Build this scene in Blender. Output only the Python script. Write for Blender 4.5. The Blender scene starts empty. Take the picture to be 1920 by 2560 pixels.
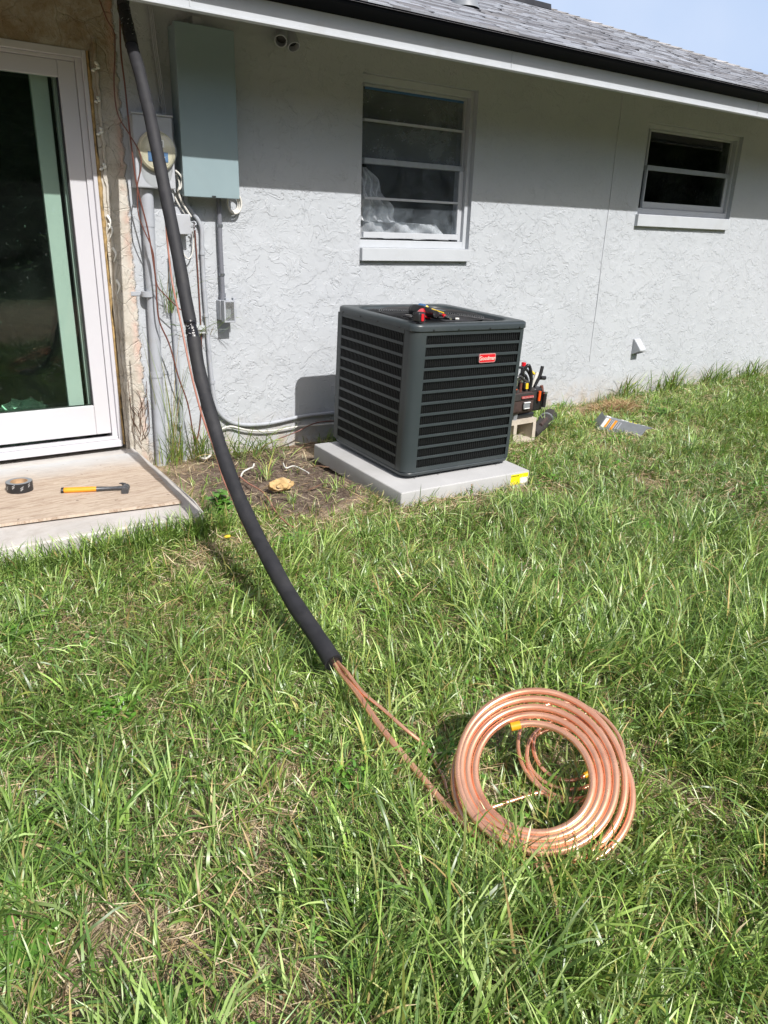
import bpy, bmesh, math, random
import numpy as np
from mathutils import Vector, Matrix, noise

random.seed(7)
rng = np.random.default_rng(11)
scene = bpy.context.scene
COL = scene.collection

# ------------------------------------------------------------------ camera
YAW, PITCH, ROLL, FPX = 0.5946, 0.3586, 0.0318, 1864.8   # solved from the house's own lines
CX, CY = 960.0, 1280.0
CAM = np.array([0.0, -4.2585, 1.3096])
def cam_axes():
    f = np.array([math.sin(YAW)*math.cos(PITCH), math.cos(YAW)*math.cos(PITCH), -math.sin(PITCH)])
    rt = np.array([math.cos(YAW), -math.sin(YAW), 0.0]); up = np.cross(rt, f)
    return f, rt*math.cos(ROLL)+up*math.sin(ROLL), -rt*math.sin(ROLL)+up*math.cos(ROLL)
CF, CR, CU = cam_axes()
cam_data = bpy.data.cameras.new('camera'); cam = bpy.data.objects.new('camera', cam_data); COL.objects.link(cam)
m = Matrix.Identity(4)
for i in range(3):
    m[i][0] = CR[i]; m[i][1] = CU[i]; m[i][2] = -CF[i]; m[i][3] = CAM[i]
cam.matrix_world = m
cam_data.sensor_fit = 'HORIZONTAL'; cam_data.sensor_width = 36.0; cam_data.lens = FPX/1920*36.0
cam_data.clip_start = 0.05; cam_data.clip_end = 500
scene.camera = cam
scene.render.resolution_x = 768; scene.render.resolution_y = 1024

# ------------------------------------------------------------------ sky, sun, exposure
w = bpy.data.worlds.new("World"); scene.world = w; w.use_nodes = True
nt = w.node_tree; nt.nodes.clear()
sky = nt.nodes.new('ShaderNodeTexSky'); sky.sky_type = 'NISHITA'; sky.sun_disc = False
sky.sun_elevation = math.radians(45); sky.sun_rotation = math.radians(180)
sky.air_density = 1.0; sky.dust_density = 4.0; sky.ozone_density = 1.0
bg = nt.nodes.new('ShaderNodeBackground'); bg.inputs['Strength'].default_value = 0.115
wo = nt.nodes.new('ShaderNodeOutputWorld')
# pale humid haze low in the sky, thin streaky cloud in it
tc = nt.nodes.new('ShaderNodeTexCoord'); sp = nt.nodes.new('ShaderNodeSeparateXYZ'); nt.links.new(tc.outputs['Generated'], sp.inputs[0])
hr = nt.nodes.new('ShaderNodeValToRGB'); hr.color_ramp.elements[0].position = 0.0; hr.color_ramp.elements[0].color = (0.95, 0.95, 0.95, 1)
hr.color_ramp.elements[1].position = 0.66; hr.color_ramp.elements[1].color = (0, 0, 0, 1); e_ = hr.color_ramp.elements.new(0.38); e_.color = (0.85, 0.85, 0.85, 1)
nt.links.new(sp.outputs[2], hr.inputs[0])
cn = nt.nodes.new('ShaderNodeTexNoise'); cn.inputs['Scale'].default_value = 3.2; cn.inputs['Detail'].default_value = 5; nt.links.new(tc.outputs['Generated'], cn.inputs['Vector'])
cr_ = nt.nodes.new('ShaderNodeValToRGB'); cr_.color_ramp.elements[0].position = 0.35; cr_.color_ramp.elements[0].color = (4.5, 5.7, 7.9, 1)
cr_.color_ramp.elements[1].position = 0.7; cr_.color_ramp.elements[1].color = (6.0, 6.8, 8.4, 1); nt.links.new(cn.outputs['Fac'], cr_.inputs[0])
wm = nt.nodes.new('ShaderNodeMix'); wm.data_type = 'RGBA'; nt.links.new(hr.outputs[0], wm.inputs[0]); nt.links.new(sky.outputs[0], wm.inputs[6]); nt.links.new(cr_.outputs[0], wm.inputs[7])
nt.links.new(wm.outputs[2], bg.inputs[0]); nt.links.new(bg.outputs[0], wo.inputs[0])
sl = bpy.data.lights.new('sun', 'SUN'); sl.energy = 5.0; sl.angle = math.radians(0.5); sl.color = (1.0, 0.975, 0.94)
so = bpy.data.objects.new('sun', sl); COL.objects.link(so)
so.rotation_euler = Vector((-0.03, 1.0, -1.0)).to_track_quat('-Z', 'Y').to_euler(); so.location = (0, -8, 9)
scene.view_settings.view_transform = 'Standard'; scene.view_settings.look = 'None'
scene.view_settings.exposure = 0.16; scene.view_settings.gamma = 1.0

# ------------------------------------------------------------------ point helpers (sight line meets a real plane)
def ray(u, v): return CF+CR*(u-CX)/FPX-CU*(v-CY)/FPX
def Yp(u, v, y=0.0): d = ray(u, v); return CAM+d*(y-CAM[1])/d[1]
def Zp(u, v, z=0.0): d = ray(u, v); return CAM+d*(z-CAM[2])/d[2]
def PLp(u, v, p0, n): d = ray(u, v); return CAM+d*(np.dot(p0-CAM, n)/np.dot(d, n))

# ------------------------------------------------------------------ materials
def lin(r, g, b):
    f = lambda c: (c/12.92 if c <= 0.04045 else ((c+0.055)/1.055)**2.4)
    return (f(r/255), f(g/255), f(b/255))
class NT:
    def __init__(s, name):
        s.m = bpy.data.materials.new(name); s.m.use_nodes = True; s.t = s.m.node_tree; s.t.nodes.clear()
        s.out = s.t.nodes.new('ShaderNodeOutputMaterial')
    def n(s, ty, **kw):
        nd = s.t.nodes.new(ty)
        for k, v in kw.items():
            if k in nd.inputs: nd.inputs[k].default_value = v
            else: setattr(nd, k, v)
        return nd
    def l(s, a, b): s.t.links.new(a, b)
    def coords(s): return s.n('ShaderNodeTexCoord').outputs['Object']
    def noise(s, scale, detail=4, rough=0.55, vec=None, dist=0.0, dim='3D'):
        nd = s.n('ShaderNodeTexNoise'); nd.inputs['Scale'].default_value = scale; nd.inputs['Detail'].default_value = detail
        nd.inputs['Roughness'].default_value = rough; nd.inputs['Distortion'].default_value = dist
        if vec is not None: s.l(vec, nd.inputs['Vector'])
        return nd.outputs['Fac']
    def ramp(s, fac, stops):
        r = s.n('ShaderNodeValToRGB'); els = r.color_ramp.elements
        while len(els) < len(stops): els.new(0.5)
        for e, (p, c) in zip(els, stops):
            e.position = p; e.color = (c, c, c, 1) if isinstance(c, (int, float)) else (*c, 1)
        s.l(fac, r.inputs[0]); return r.outputs[0]
    def mix(s, fac, a, b, mode='MIX'):
        x = s.n('ShaderNodeMix', data_type='RGBA', blend_type=mode)
        for sock, val in ((x.inputs[0], fac), (x.inputs[6], a), (x.inputs[7], b)):
            if hasattr(val, 'default_value') or hasattr(val, 'links'): s.l(val, sock)
            elif isinstance(val, (int, float)): sock.default_value = val if sock == x.inputs[0] else (val, val, val, 1)
            else: sock.default_value = (*val, 1)
        return x.outputs[2]
    def math(s, op, a, b=0.0, c=None):
        x = s.n('ShaderNodeMath', operation=op)
        for i, val in enumerate((a, b) if c is None else (a, b, c)):
            if isinstance(val, (int, float)): x.inputs[i].default_value = val
            else: s.l(val, x.inputs[i])
        return x.outputs[0]
    def bump(s, h, strength=0.5, dist=0.01, nrm=None):
        b = s.n('ShaderNodeBump'); b.inputs['Strength'].default_value = strength; b.inputs['Distance'].default_value = dist
        s.l(h, b.inputs['Height'])
        if nrm is not None: s.l(nrm, b.inputs['Normal'])
        return b.outputs[0]
    def bsdf(s, color, rough=0.6, metal=0.0, nrm=None, spec=0.5, **kw):
        b = s.n('ShaderNodeBsdfPrincipled')
        if isinstance(color, tuple): b.inputs['Base Color'].default_value = (*color, 1)
        else: s.l(color, b.inputs['Base Color'])
        if isinstance(rough, (int, float)): b.inputs['Roughness'].default_value = rough
        else: s.l(rough, b.inputs['Roughness'])
        b.inputs['Metallic'].default_value = metal; b.inputs['Specular IOR Level'].default_value = spec
        if nrm is not None: s.l(nrm, b.inputs['Normal'])
        for k, v in kw.items(): b.inputs[k].default_value = v
        s.l(b.outputs[0], s.out.inputs[0]); return b
def mat_plain(name, col, rough=0.5, metal=0.0, var=0.12, scale=18, bump=0.0, spec=0.5, dirt=None, dirt_amt=0.0):
    N = NT(name); c = N.coords(); f = N.noise(scale, 5, 0.6, c)
    lo = tuple(x*(1-var) for x in col); hi = tuple(min(1, x*(1+var)) for x in col)
    colr = N.ramp(f, [(0.3, lo), (0.7, hi)])
    if dirt:
        g = N.noise(scale*0.35, 6, 0.7, c, 0.6)
        colr = N.mix(N.ramp(g, [(0.52, 0.0), (0.75, dirt_amt)]), colr, dirt)
    nrm = N.bump(N.noise(scale*6, 3, 0.6, c), 0.35, bump) if bump else None
    r = N.math('MULTIPLY_ADD', f, 0.2, rough-0.1)
    N.bsdf(colr, r, metal, nrm, spec); return N.m

# stucco with trowelled plateaus; bare stained masonry left of the meter
def mat_stucco():
    N = NT('stucco_paint'); c = N.coords()
    sep = N.n('ShaderNodeSeparateXYZ'); N.l(c, sep.inputs[0]); X, Y, Z = sep.outputs
    wn = N.n('ShaderNodeTexNoise'); wn.inputs['Scale'].default_value = 6; wn.inputs['Detail'].default_value = 3; N.l(c, wn.inputs['Vector'])
    wv = N.n('ShaderNodeVectorMath', operation='MULTIPLY_ADD'); N.l(wn.outputs['Color'], wv.inputs[0]); wv.inputs[1].default_value = (0.16, 0.16, 0.10); N.l(c, wv.inputs[2])
    v = wv.outputs[0]
    a = N.noise(7, 4, 0.62, v, 0.9); b = N.noise(13, 4, 0.6, v, 0.7); d = N.noise(24, 3, 0.55, v, 0.6)
    pa = N.ramp(a, [(0.485, 0.0), (0.505, 1.0)]); pb = N.ramp(b, [(0.53, 0.0), (0.548, 1.0)]); pd = N.ramp(d, [(0.57, 0.0), (0.60, 1.0)])
    mk1 = N.ramp(N.noise(5, 2, 0.5, c), [(0.40, 0.15), (0.55, 1.0)])
    mk2 = N.ramp(N.noise(9, 2, 0.5, v), [(0.42, 0.0), (0.56, 1.0)])
    h = N.math('ADD', N.math('MULTIPLY', pa, mk1), N.math('MULTIPLY', N.math('MULTIPLY', pb, mk2), 0.7))
    h = N.math('ADD', h, N.math('MULTIPLY', pd, 0.3))
    h = N.math('ADD', h, N.math('MULTIPLY', N.noise(30, 5, 0.65, c), 0.55))
    h = N.math('ADD', h, N.math('MULTIPLY', N.noise(3.0, 2, 0.5, c), 1.2))
    n1 = N.bump(h, 0.68, 0.0042)
    paint = N.ramp(N.noise(1.6, 5, 0.6, c), [(0.3, lin(171, 175, 180)), (0.7, lin(178, 182, 187))])
    splash = N.math('MULTIPLY', N.ramp(Z, [(0.0, 1.0), (0.24, 0.0)]), N.ramp(N.noise(11, 6, 0.7, c), [(0.36, 0.0), (0.66, 0.9)]))
    paint = N.mix(splash, paint, lin(168, 152, 130))
    st = N.ramp(N.noise(2.3, 6, 0.75, c, 0.5), [(0.62, 0.0), (0.78, 0.28)])
    paint = N.mix(st, paint, lin(170, 166, 155))
    # bare masonry
    raw = N.ramp(N.noise(9, 6, 0.7, c), [(0.25, lin(150, 141, 126)), (0.5, lin(184, 178, 167)), (0.75, lin(200, 196, 188))])
    vo = N.n('ShaderNodeTexVoronoi', feature='DISTANCE_TO_EDGE'); vo.inputs['Scale'].default_value = 5; N.l(v, vo.inputs['Vector'])
    raw = N.mix(N.ramp(vo.outputs['Distance'], [(0.0, 0.22), (0.008, 0.0)]), raw, lin(110, 95, 80))
    topst = N.math('MULTIPLY', N.ramp(N.math('MULTIPLY', Z, 0.4), [(0.72, 0.0), (0.85, 1.0)]), N.ramp(N.noise(7, 6, 0.75, v), [(0.35, 0.25), (0.6, 0.95)]))
    raw = N.mix(topst, raw, lin(132, 112, 84))
    pk = N.math('MULTIPLY', N.ramp(N.math('ABSOLUTE', N.math('SUBTRACT', X, 1.192)), [(0.0, 1.0), (0.035, 0.0)]), N.ramp(N.noise(8, 4, 0.7, c), [(0.42, 0.0), (0.6, 0.38)]))
    raw = N.mix(pk, raw, lin(216, 158, 142))
    edge = N.math('ADD', X, N.math('MULTIPLY', N.math('SUBTRACT', N.noise(14, 5, 0.7, c), 0.5), 0.07))
    mask = N.ramp(N.math('MULTIPLY', edge, 0.4), [(1.205*0.4-0.001, 1.0), (1.205*0.4+0.001, 0.0)])
    col = N.mix(mask, paint, raw)
    hr = N.math('ADD', N.math('MULTIPLY', N.noise(26, 6, 0.75, c), 1.0), N.ramp(vo.outputs['Distance'], [(0.0, 0.0), (0.02, 0.6)]))
    n2 = N.bump(N.math('ADD', N.math('MULTIPLY', mask, 1.2), N.math('MULTIPLY', hr, mask)), 0.8, 0.005, n1)
    N.bsdf(col, 0.62, 0, n2, 0.3); return N.m
M = {}
M['stucco'] = mat_stucco()
M['trim_paint'] = mat_plain('grey_trim_paint', lin(178, 182, 187), 0.55, var=0.03, scale=9, bump=0.0015, dirt=lin(150, 146, 136), dirt_amt=0.25)
M['white_vinyl'] = mat_plain('white_vinyl', lin(192, 191, 196), 0.35, var=0.015, scale=5, dirt=lin(200, 196, 190), dirt_amt=0.3)
M['white_alu'] = mat_plain('white_aluminium', lin(180, 183, 188), 0.4, var=0.04, scale=25, dirt=lin(150, 148, 144), dirt_amt=0.25)
M['grey_alu'] = mat_plain('grey_aluminium', lin(158, 162, 166), 0.4, 0.3, var=0.08, scale=30, dirt=lin(110, 105, 98), dirt_amt=0.4)
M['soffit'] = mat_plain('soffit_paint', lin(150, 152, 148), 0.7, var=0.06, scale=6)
M['black_edge'] = mat_plain('black_drip_edge', (0.005, 0.006, 0.009), 0.8, 0.0, var=0.2, spec=0.1)
M['foam_yellow'] = mat_plain('expanding_foam', lin(158, 132, 88), 0.8, var=0.45, scale=40, bump=0.004)
M['caulk'] = mat_plain('white_caulk', lin(222, 222, 216), 0.5, var=0.05, scale=60, bump=0.001)
M['panel_blue'] = mat_plain('blue_grey_enamel', lin(132, 150, 155), 0.42, 0.0, var=0.03, scale=6, dirt=lin(120, 130, 130), dirt_amt=0.3)
M['grey_paint'] = mat_plain('grey_painted_metal', lin(168, 171, 177), 0.5, 0.0, var=0.05, scale=14, bump=0.0008, dirt=lin(140, 138, 132), dirt_amt=0.3)
M['pvc_grey'] = mat_plain('painted_conduit', lin(162, 166, 173), 0.5, var=0.06, scale=14, dirt=lin(140, 135, 128), dirt_amt=0.35)
M['pvc_dark'] = mat_plain('grey_conduit', lin(110, 112, 120), 0.5, var=0.06, scale=20)
M['rubber'] = mat_plain('black_foam_rubber', (0.019, 0.019, 0.022), 0.7, var=0.3, scale=22, bump=0.0016, spec=0.45, dirt=(0.06, 0.058, 0.055), dirt_amt=0.35)
M['tape_black'] = mat_plain('glossy_black_tape', (0.012, 0.012, 0.014), 0.22, var=0.2, scale=30, bump=0.003)
M['tape_white'] = mat_plain('white_print', lin(165, 165, 165), 0.5, var=0.05)
M['steel_zinc'] = mat_plain('zinc_strap', lin(150, 155, 160), 0.3, 0.8, var=0.1)
M['unit_grey'] = mat_plain('dark_grey_enamel', lin(54, 61, 64), 0.36, 0.0, var=0.05, scale=7, bump=0.0004, dirt=lin(120, 118, 110), dirt_amt=0.10)
M['unit_black'] = mat_plain('black_coil_guard', (0.006, 0.007, 0.008), 0.5, 0.0, var=0.2, scale=30, spec=0.3)
M['coil_core'] = mat_plain('condenser_coil_dark', (0.006, 0.007, 0.008), 0.6, 0.0, var=0.3, scale=80)
M['wire_black'] = mat_plain('coated_wire', (0.05, 0.05, 0.052), 0.3, var=0.1, spec=0.7)
M['red'] = mat_plain('red_enamel', lin(205, 28, 40), 0.3, var=0.05)
M['label_red'] = mat_plain('faded_red_label', lin(150, 48, 44), 0.5, var=0.08)
M['badge_metal'] = mat_plain('badge_letter_metal', lin(214, 200, 190), 0.4, 0.1, var=0.05)
M['badge_edge'] = mat_plain('badge_rim', lin(214, 150, 150), 0.35, 0.3, var=0.05)
M['pad'] = mat_plain('pad_concrete', lin(170, 170, 170), 0.75, var=0.07, scale=5, bump=0.0012, dirt=lin(150, 147, 140), dirt_amt=0.5)
M['concrete'] = mat_plain('slab_concrete', lin(184, 180, 176), 0.85, var=0.10, scale=6, bump=0.0035, dirt=lin(140, 130, 118), dirt_amt=0.7)
M['block'] = mat_plain('cinder_block_concrete', lin(184, 174, 160), 0.9, var=0.12, scale=25, bump=0.004, dirt=lin(140, 126, 108), dirt_amt=0.4)
M['yellow_sticker'] = mat_plain('yellow_sticker', lin(236, 222, 24), 0.5, var=0.03)
M['paper'] = mat_plain('white_paper', lin(226, 226, 224), 0.6, var=0.03)
M['ink'] = mat_plain('sticker_ink', (0.05, 0.045, 0.01), 0.6, var=0.1)
M['black_plastic'] = mat_plain('black_plastic', (0.02, 0.02, 0.022), 0.38, var=0.2)
M['grey_plastic'] = mat_plain('grey_plastic', lin(126, 130, 134), 0.45, var=0.08)
M['dark_fabric'] = mat_plain('black_tool_fabric', (0.028, 0.024, 0.022), 0.85, var=0.3, scale=60, bump=0.002)
M['brown_fabric'] = mat_plain('dark_brown_fabric', (0.05, 0.03, 0.026), 0.75, var=0.3, scale=40, bump=0.002)
M['orange'] = mat_plain('orange_plastic', lin(236, 92, 30), 0.45, var=0.05)
M['hammer_orange'] = mat_plain('orange_rubber_grip', lin(226, 148, 34), 0.55, var=0.1, scale=30)
M['yellow_plastic'] = mat_plain('yellow_plastic', lin(226, 190, 50), 0.4, var=0.05)
M['chrome'] = mat_plain('tool_steel', lin(196, 196, 196), 0.25, 0.9, var=0.08)
M['hammer_steel'] = mat_plain('forged_steel', lin(92, 94, 98), 0.35, 0.6, var=0.25, scale=60)
M['copper_cap'] = mat_plain('yellow_cap', lin(222, 160, 30), 0.45, var=0.1)
M['blue_plastic'] = mat_plain('blue_plastic', lin(70, 112, 160), 0.4, var=0.05)
M['dust_print'] = mat_plain('grey_print', lin(120, 120, 122), 0.5, var=0.1)
M['wire_brown'] = mat_plain('brown_wire_jacket', lin(104, 64, 54), 0.4, var=0.15, scale=10)
M['wire_copper'] = mat_plain('salmon_wire_jacket', lin(158, 108, 92), 0.4, var=0.12, scale=8)
M['wire_white'] = mat_plain('white_cable', lin(206, 204, 198), 0.45, var=0.08, scale=20)
M['dead_root'] = mat_plain('dead_root', lin(96, 72, 56), 0.85, var=0.3, scale=30)
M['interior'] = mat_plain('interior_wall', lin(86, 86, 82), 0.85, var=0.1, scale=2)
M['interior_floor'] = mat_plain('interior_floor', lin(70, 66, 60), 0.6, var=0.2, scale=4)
M['foam_scrap'] = mat_plain('insulation_scrap', lin(188, 158, 112), 0.95, var=0.3, scale=22, bump=0.012, dirt=lin(226, 220, 204), dirt_amt=0.95, spec=0.1)
M['meter_face'] = mat_plain('meter_face', lin(196, 190, 168), 0.4, var=0.06)
M['straw'] = mat_plain('dead_straw', lin(170, 140, 108), 0.85, var=0.3, scale=30)

def mat_copper():
    N = NT('copper_pipe'); c = N.coords()
    f = N.noise(5, 5, 0.65, c); g = N.noise(40, 3, 0.6, c)
    col = N.ramp(f, [(0.3, lin(238, 170, 136)), (0.55, lin(250, 192, 158)), (0.75, lin(216, 144, 114))])
    r = N.math('MULTIPLY_ADD', g, 0.16, 0.17)
    N.bsdf(col, r, 0.68, N.bump(g, 0.2, 0.0008)); return N.m
M['copper'] = mat_copper()

def mat_plywood():
    N = NT('weathered_plywood'); c = N.coords()
    mp = N.n('ShaderNodeMapping'); mp.inputs['Scale'].default_value = (0.9, 11.0, 1.0); N.l(c, mp.inputs[0])
    g1 = N.noise(3.0, 6, 0.62, mp.outputs[0], 1.6); g2 = N.noise(9.0, 4, 0.7, mp.outputs[0], 0.8)
    col = N.ramp(g1, [(0.28, lin(122, 100, 85)), (0.40, lin(159, 139, 122)), (0.48, lin(189, 174, 158)), (0.53, lin(146, 124, 106)), (0.60, lin(182, 165, 148)), (0.70, lin(191, 180, 165))])
    col = N.mix(N.ramp(g2, [(0.42, 0.0), (0.6, 0.45)]), col, lin(199, 184, 165))
    sep = N.n('ShaderNodeSeparateXYZ'); N.l(c, sep.inputs[0])
    bk = N.math('ADD', sep.outputs[1], N.math('MULTIPLY', N.math('SUBTRACT', N.noise(4, 4, 0.7, c), 0.5), 0.25))
    col = N.mix(N.ramp(bk, [(0.50, 0.0), (0.78, 0.8)]), col, lin(182, 186, 189))
    sp = N.ramp(N.noise(26, 3, 0.5, c), [(0.70, 0.0), (0.73, 0.7)])
    col = N.mix(sp, col, lin(102, 83, 69))
    N.bsdf(col, 0.8, 0, N.bump(g1, 0.5, 0.003)); return N.m
M['plywood'] = mat_plywood()

def mat_glass(name, tint, dirt_lo=0.0, dirt_hi=0.0, rough=0.0, bump=0.0, dcol=(0.6, 0.62, 0.62), ior=1.5, scale=3, specks=0.25):
    N = NT(name); c = N.coords()
    nr = N.bump(N.noise(120, 2, 0.5, c), 0.6, bump) if bump else None
    tr = N.n('ShaderNodeBsdfTransparent'); tr.inputs[0].default_value = (*tint, 1)
    gl = N.n('ShaderNodeBsdfGlossy'); gl.inputs['Roughness'].default_value = rough; gl.inputs[0].default_value = (1, 1, 1, 1)
    fr = N.n('ShaderNodeFresnel'); fr.inputs[0].default_value = ior
    if nr is not None: N.l(nr, gl.inputs['Normal'])
    ge = N.n('ShaderNodeNewGeometry')
    mx = N.n('ShaderNodeMixShader'); N.l(N.math('MULTIPLY', fr.outputs[0], N.math('SUBTRACT', 1.0, ge.outputs['Backfacing'])), mx.inputs[0]); N.l(tr.outputs[0], mx.inputs[1]); N.l(gl.outputs[0], mx.inputs[2])
    last = mx.outputs[0]
    if dirt_hi > 0:
        df = N.n('ShaderNodeBsdfDiffuse'); df.inputs[0].default_value = (*dcol, 1)
        f = N.ramp(N.noise(scale, 6, 0.7, c, 0.5), [(0.35, dirt_lo), (0.75, dirt_hi)])
        sp = N.ramp(N.noise(70, 2, 0.4, c), [(0.73, 0.0), (0.77, specks)])
        f = N.math('ADD', f, sp)
        m2 = N.n('ShaderNodeMixShader'); N.l(f, m2.inputs[0]); N.l(last, m2.inputs[1]); N.l(df.outputs[0], m2.inputs[2]); last = m2.outputs[0]
    N.l(last, N.out.inputs[0]); return N.m
M['door_glass'] = mat_glass('tinted_door_glass', (0.84, 0.925, 0.87), 0.001, 0.006, ior=1.5, specks=0.06)
M['inner_glass'] = mat_glass('inner_glass', (0.75, 0.85, 0.8), 0.0, 0.01)
M['dirty_glass'] = mat_glass('dusty_glass', (0.5, 0.55, 0.55), 0.16, 0.46, 0.15, dcol=(0.36, 0.40, 0.42), scale=4)
M['frosted_glass'] = mat_glass('pebbled_glass', (0.94, 0.95, 0.96), 0.03, 0.16, 0.12, 0.002, dcol=(0.35, 0.40, 0.45), scale=7)
M['clear_glass'] = mat_glass('dark_window_glass', (0.6, 0.64, 0.62), 0.0, 0.015)
M['clear_plastic'] = mat_glass('clear_plastic', (0.72, 0.75, 0.76), 0.10, 0.3, 0.1, dcol=(0.5, 0.5, 0.5), scale=12)
M['meter_glass'] = mat_glass('meter_glass', (0.93, 0.94, 0.92), 0.02, 0.1, 0.03)
M['sheet_plastic'] = mat_glass('thin_plastic_sheet', (0.85, 0.88, 0.9), 0.32, 0.80, 0.15, dcol=(0.85, 0.87, 0.89), scale=6)

M['bag_plastic'] = mat_glass('thin_bag_plastic', (0.8, 0.84, 0.84), 0.12, 0.42, 0.2, dcol=(0.32, 0.36, 0.36), scale=9)

def mat_soil():
    N = NT('soil_and_thatch'); c = N.coords()
    a = N.noise(3, 6, 0.7, c); b = N.noise(35, 5, 0.75, c); d = N.noise(110, 3, 0.7, c)
    soil = N.ramp(b, [(0.3, lin(66, 55, 48)), (0.5, lin(110, 96, 86)), (0.7, lin(150, 136, 122))])
    mp = N.n('ShaderNodeMapping'); mp.inputs['Scale'].default_value = (1, 5, 1); mp.inputs['Rotation'].default_value = (0, 0, 0.6); N.l(c, mp.inputs[0])
    fib = N.noise(60, 4, 0.8, mp.outputs[0], 2.0)
    th = N.ramp(fib, [(0.36, lin(124, 104, 82)), (0.50, lin(188, 166, 138)), (0.68, lin(222, 204, 178))])
    sep = N.n('ShaderNodeSeparateXYZ'); N.l(c, sep.inputs[0])
    # dug soil beside the pad stays dark brown, the rest of the lawn floor is thatch
    dx = N.math('SUBTRACT', sep.outputs[0], 1.75); dy = N.math('ADD', sep.outputs[1], 0.6)
    r = N.math('SQRT', N.math('ADD', N.math('MULTIPLY', N.math('MULTIPLY', dx, dx), 1.6), N.math('MULTIPLY', N.math('MULTIPLY', dy, dy), 1.2)))
    r = N.math('ADD', r, N.math('MULTIPLY', N.math('SUBTRACT', a, 0.5), 0.6))
    k = N.ramp(r, [(0.55, 0.0), (0.85, 1.0)])
    thm = N.math('MULTIPLY', k, N.ramp(a, [(0.35, 0.45), (0.6, 1.0)]))
    col = N.mix(thm, soil, th)
    far = N.math('SQRT', N.math('ADD', N.math('MULTIPLY', dx, dx), N.math('MULTIPLY', dy, dy)))
    fg = N.ramp(N.math('MULTIPLY', far, 0.05), [(0.42, 0.0), (0.55, 1.0)])
    col = N.mix(fg, col, N.ramp(N.noise(2, 6, 0.7, c), [(0.3, (0.03, 0.07, 0.012)), (0.7, (0.09, 0.16, 0.03))]))
    h = N.math('ADD', N.math('MULTIPLY', b, 1.0), N.math('MULTIPLY', d, 0.4))
    N.bsdf(col, 0.95, 0, N.bump(h, 1.0, 0.02), 0.1); return N.m
M['soil'] = mat_soil()

def mat_leaf(name, tint=(1, 1, 1), trans=0.20, rough=0.38, spec=0.6):
    N = NT(name)
    at = N.n('ShaderNodeAttribute'); at.attribute_name = 'tone'
    b = N.bsdf(at.outputs['Color'], rough, 0, None, spec)
    tl = N.n('ShaderNodeBsdfTranslucent'); cc = N.mix(1.0, at.outputs['Color'], (1.15, 1.35, 0.55), 'MULTIPLY'); N.l(cc, tl.inputs[0])
    mx = N.n('ShaderNodeMixShader'); mx.inputs[0].default_value = trans
    N.l(b.outputs[0], mx.inputs[1]); N.l(tl.outputs[0], mx.inputs[2]); N.l(mx.outputs[0], N.out.inputs[0]); return N.m
M['grass'] = mat_leaf('grass_blade'); M['leaf'] = mat_leaf('weed_leaf', trans=0.3); M['thatch'] = mat_leaf('dead_blade', trans=0.12, rough=0.7, spec=0.2)
def mat_shingle():
    N = NT('asphalt_shingle'); c = N.coords(); at = N.n('ShaderNodeAttribute'); at.attribute_name = 'tone'
    g = N.noise(240, 2, 0.7, c); col = N.mix(N.ramp(g, [(0.35, 0.0), (0.7, 0.55)]), at.outputs['Color'], (0.10, 0.10, 0.105))
    N.bsdf(col, 0.85, 0, N.bump(g, 0.5, 0.002), 0.3); return N.m
M['shingle'] = mat_shingle()

# ------------------------------------------------------------------ object helpers
def tag(o, label=None, cat=None, group=None, kind=None):
    if label: o['label'] = label
    if cat: o['category'] = cat
    if group: o['group'] = group
    if kind: o['kind'] = kind
    return o
def thing(name, label, cat, loc=(0, 0, 0), group=None, rot=None):
    o = bpy.data.objects.new(name, None); COL.objects.link(o); o.location = loc; o.empty_display_size = 0.05
    if rot is not None: o.rotation_euler = rot
    return tag(o, label, cat, group)
def root_loc(p):
    while p.parent: p = p.parent
    return Vector(p.location)
def mk(name, bm, mat, parent=None, smooth=None, local=False, loc=None, label=None):
    """bm holds world coordinates unless local; the mesh is linked as ONE object"""
    me = bpy.data.meshes.new(name)
    off = Vector((0, 0, 0))
    if parent is not None and not local: off = root_loc(parent)
    if parent is None and loc is not None: off = Vector(loc)
    if off.length: bmesh.ops.translate(bm, verts=bm.verts, vec=-off)
    bm.to_mesh(me); bm.free()
    o = bpy.data.objects.new(name, me); COL.objects.link(o)
    mats = mat if isinstance(mat, (list, tuple)) else [mat]
    for x in mats: me.materials.append(x)
    if smooth is not None:
        me.polygons.foreach_set('use_smooth', [True]*len(me.polygons))
        me.set_sharp_from_angle(angle=math.radians(smooth))
    if parent is not None: o.parent = parent
    else: o.location = off
    if label: o['label'] = label
    return o
def B(): return bmesh.new()
def box(bm, x0, x1, y0, y1, z0, z1, bev=0.0, seg=2, mat=Matrix.Identity(4), mi=0):
    r = bmesh.ops.create_cube(bm, size=1.0)
    vs = r['verts']
    S = Matrix.Translation(((x0+x1)/2, (y0+y1)/2, (z0+z1)/2)) @ Matrix.Diagonal((abs(x1-x0), abs(y1-y0), abs(z1-z0), 1))
    bmesh.ops.transform(bm, matrix=mat @ S, verts=vs)
    fs = set(f for v in vs for f in v.link_faces)
    for f in fs: f.material_index = mi
    if bev > 0:
        es = list(set(e for v in vs for e in v.link_edges))
        r = bmesh.ops.bevel(bm, geom=es, offset=bev, segments=seg, affect='EDGES', profile=0.5)
        for f in r['faces']: f.material_index = mi
    return bm
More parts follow.
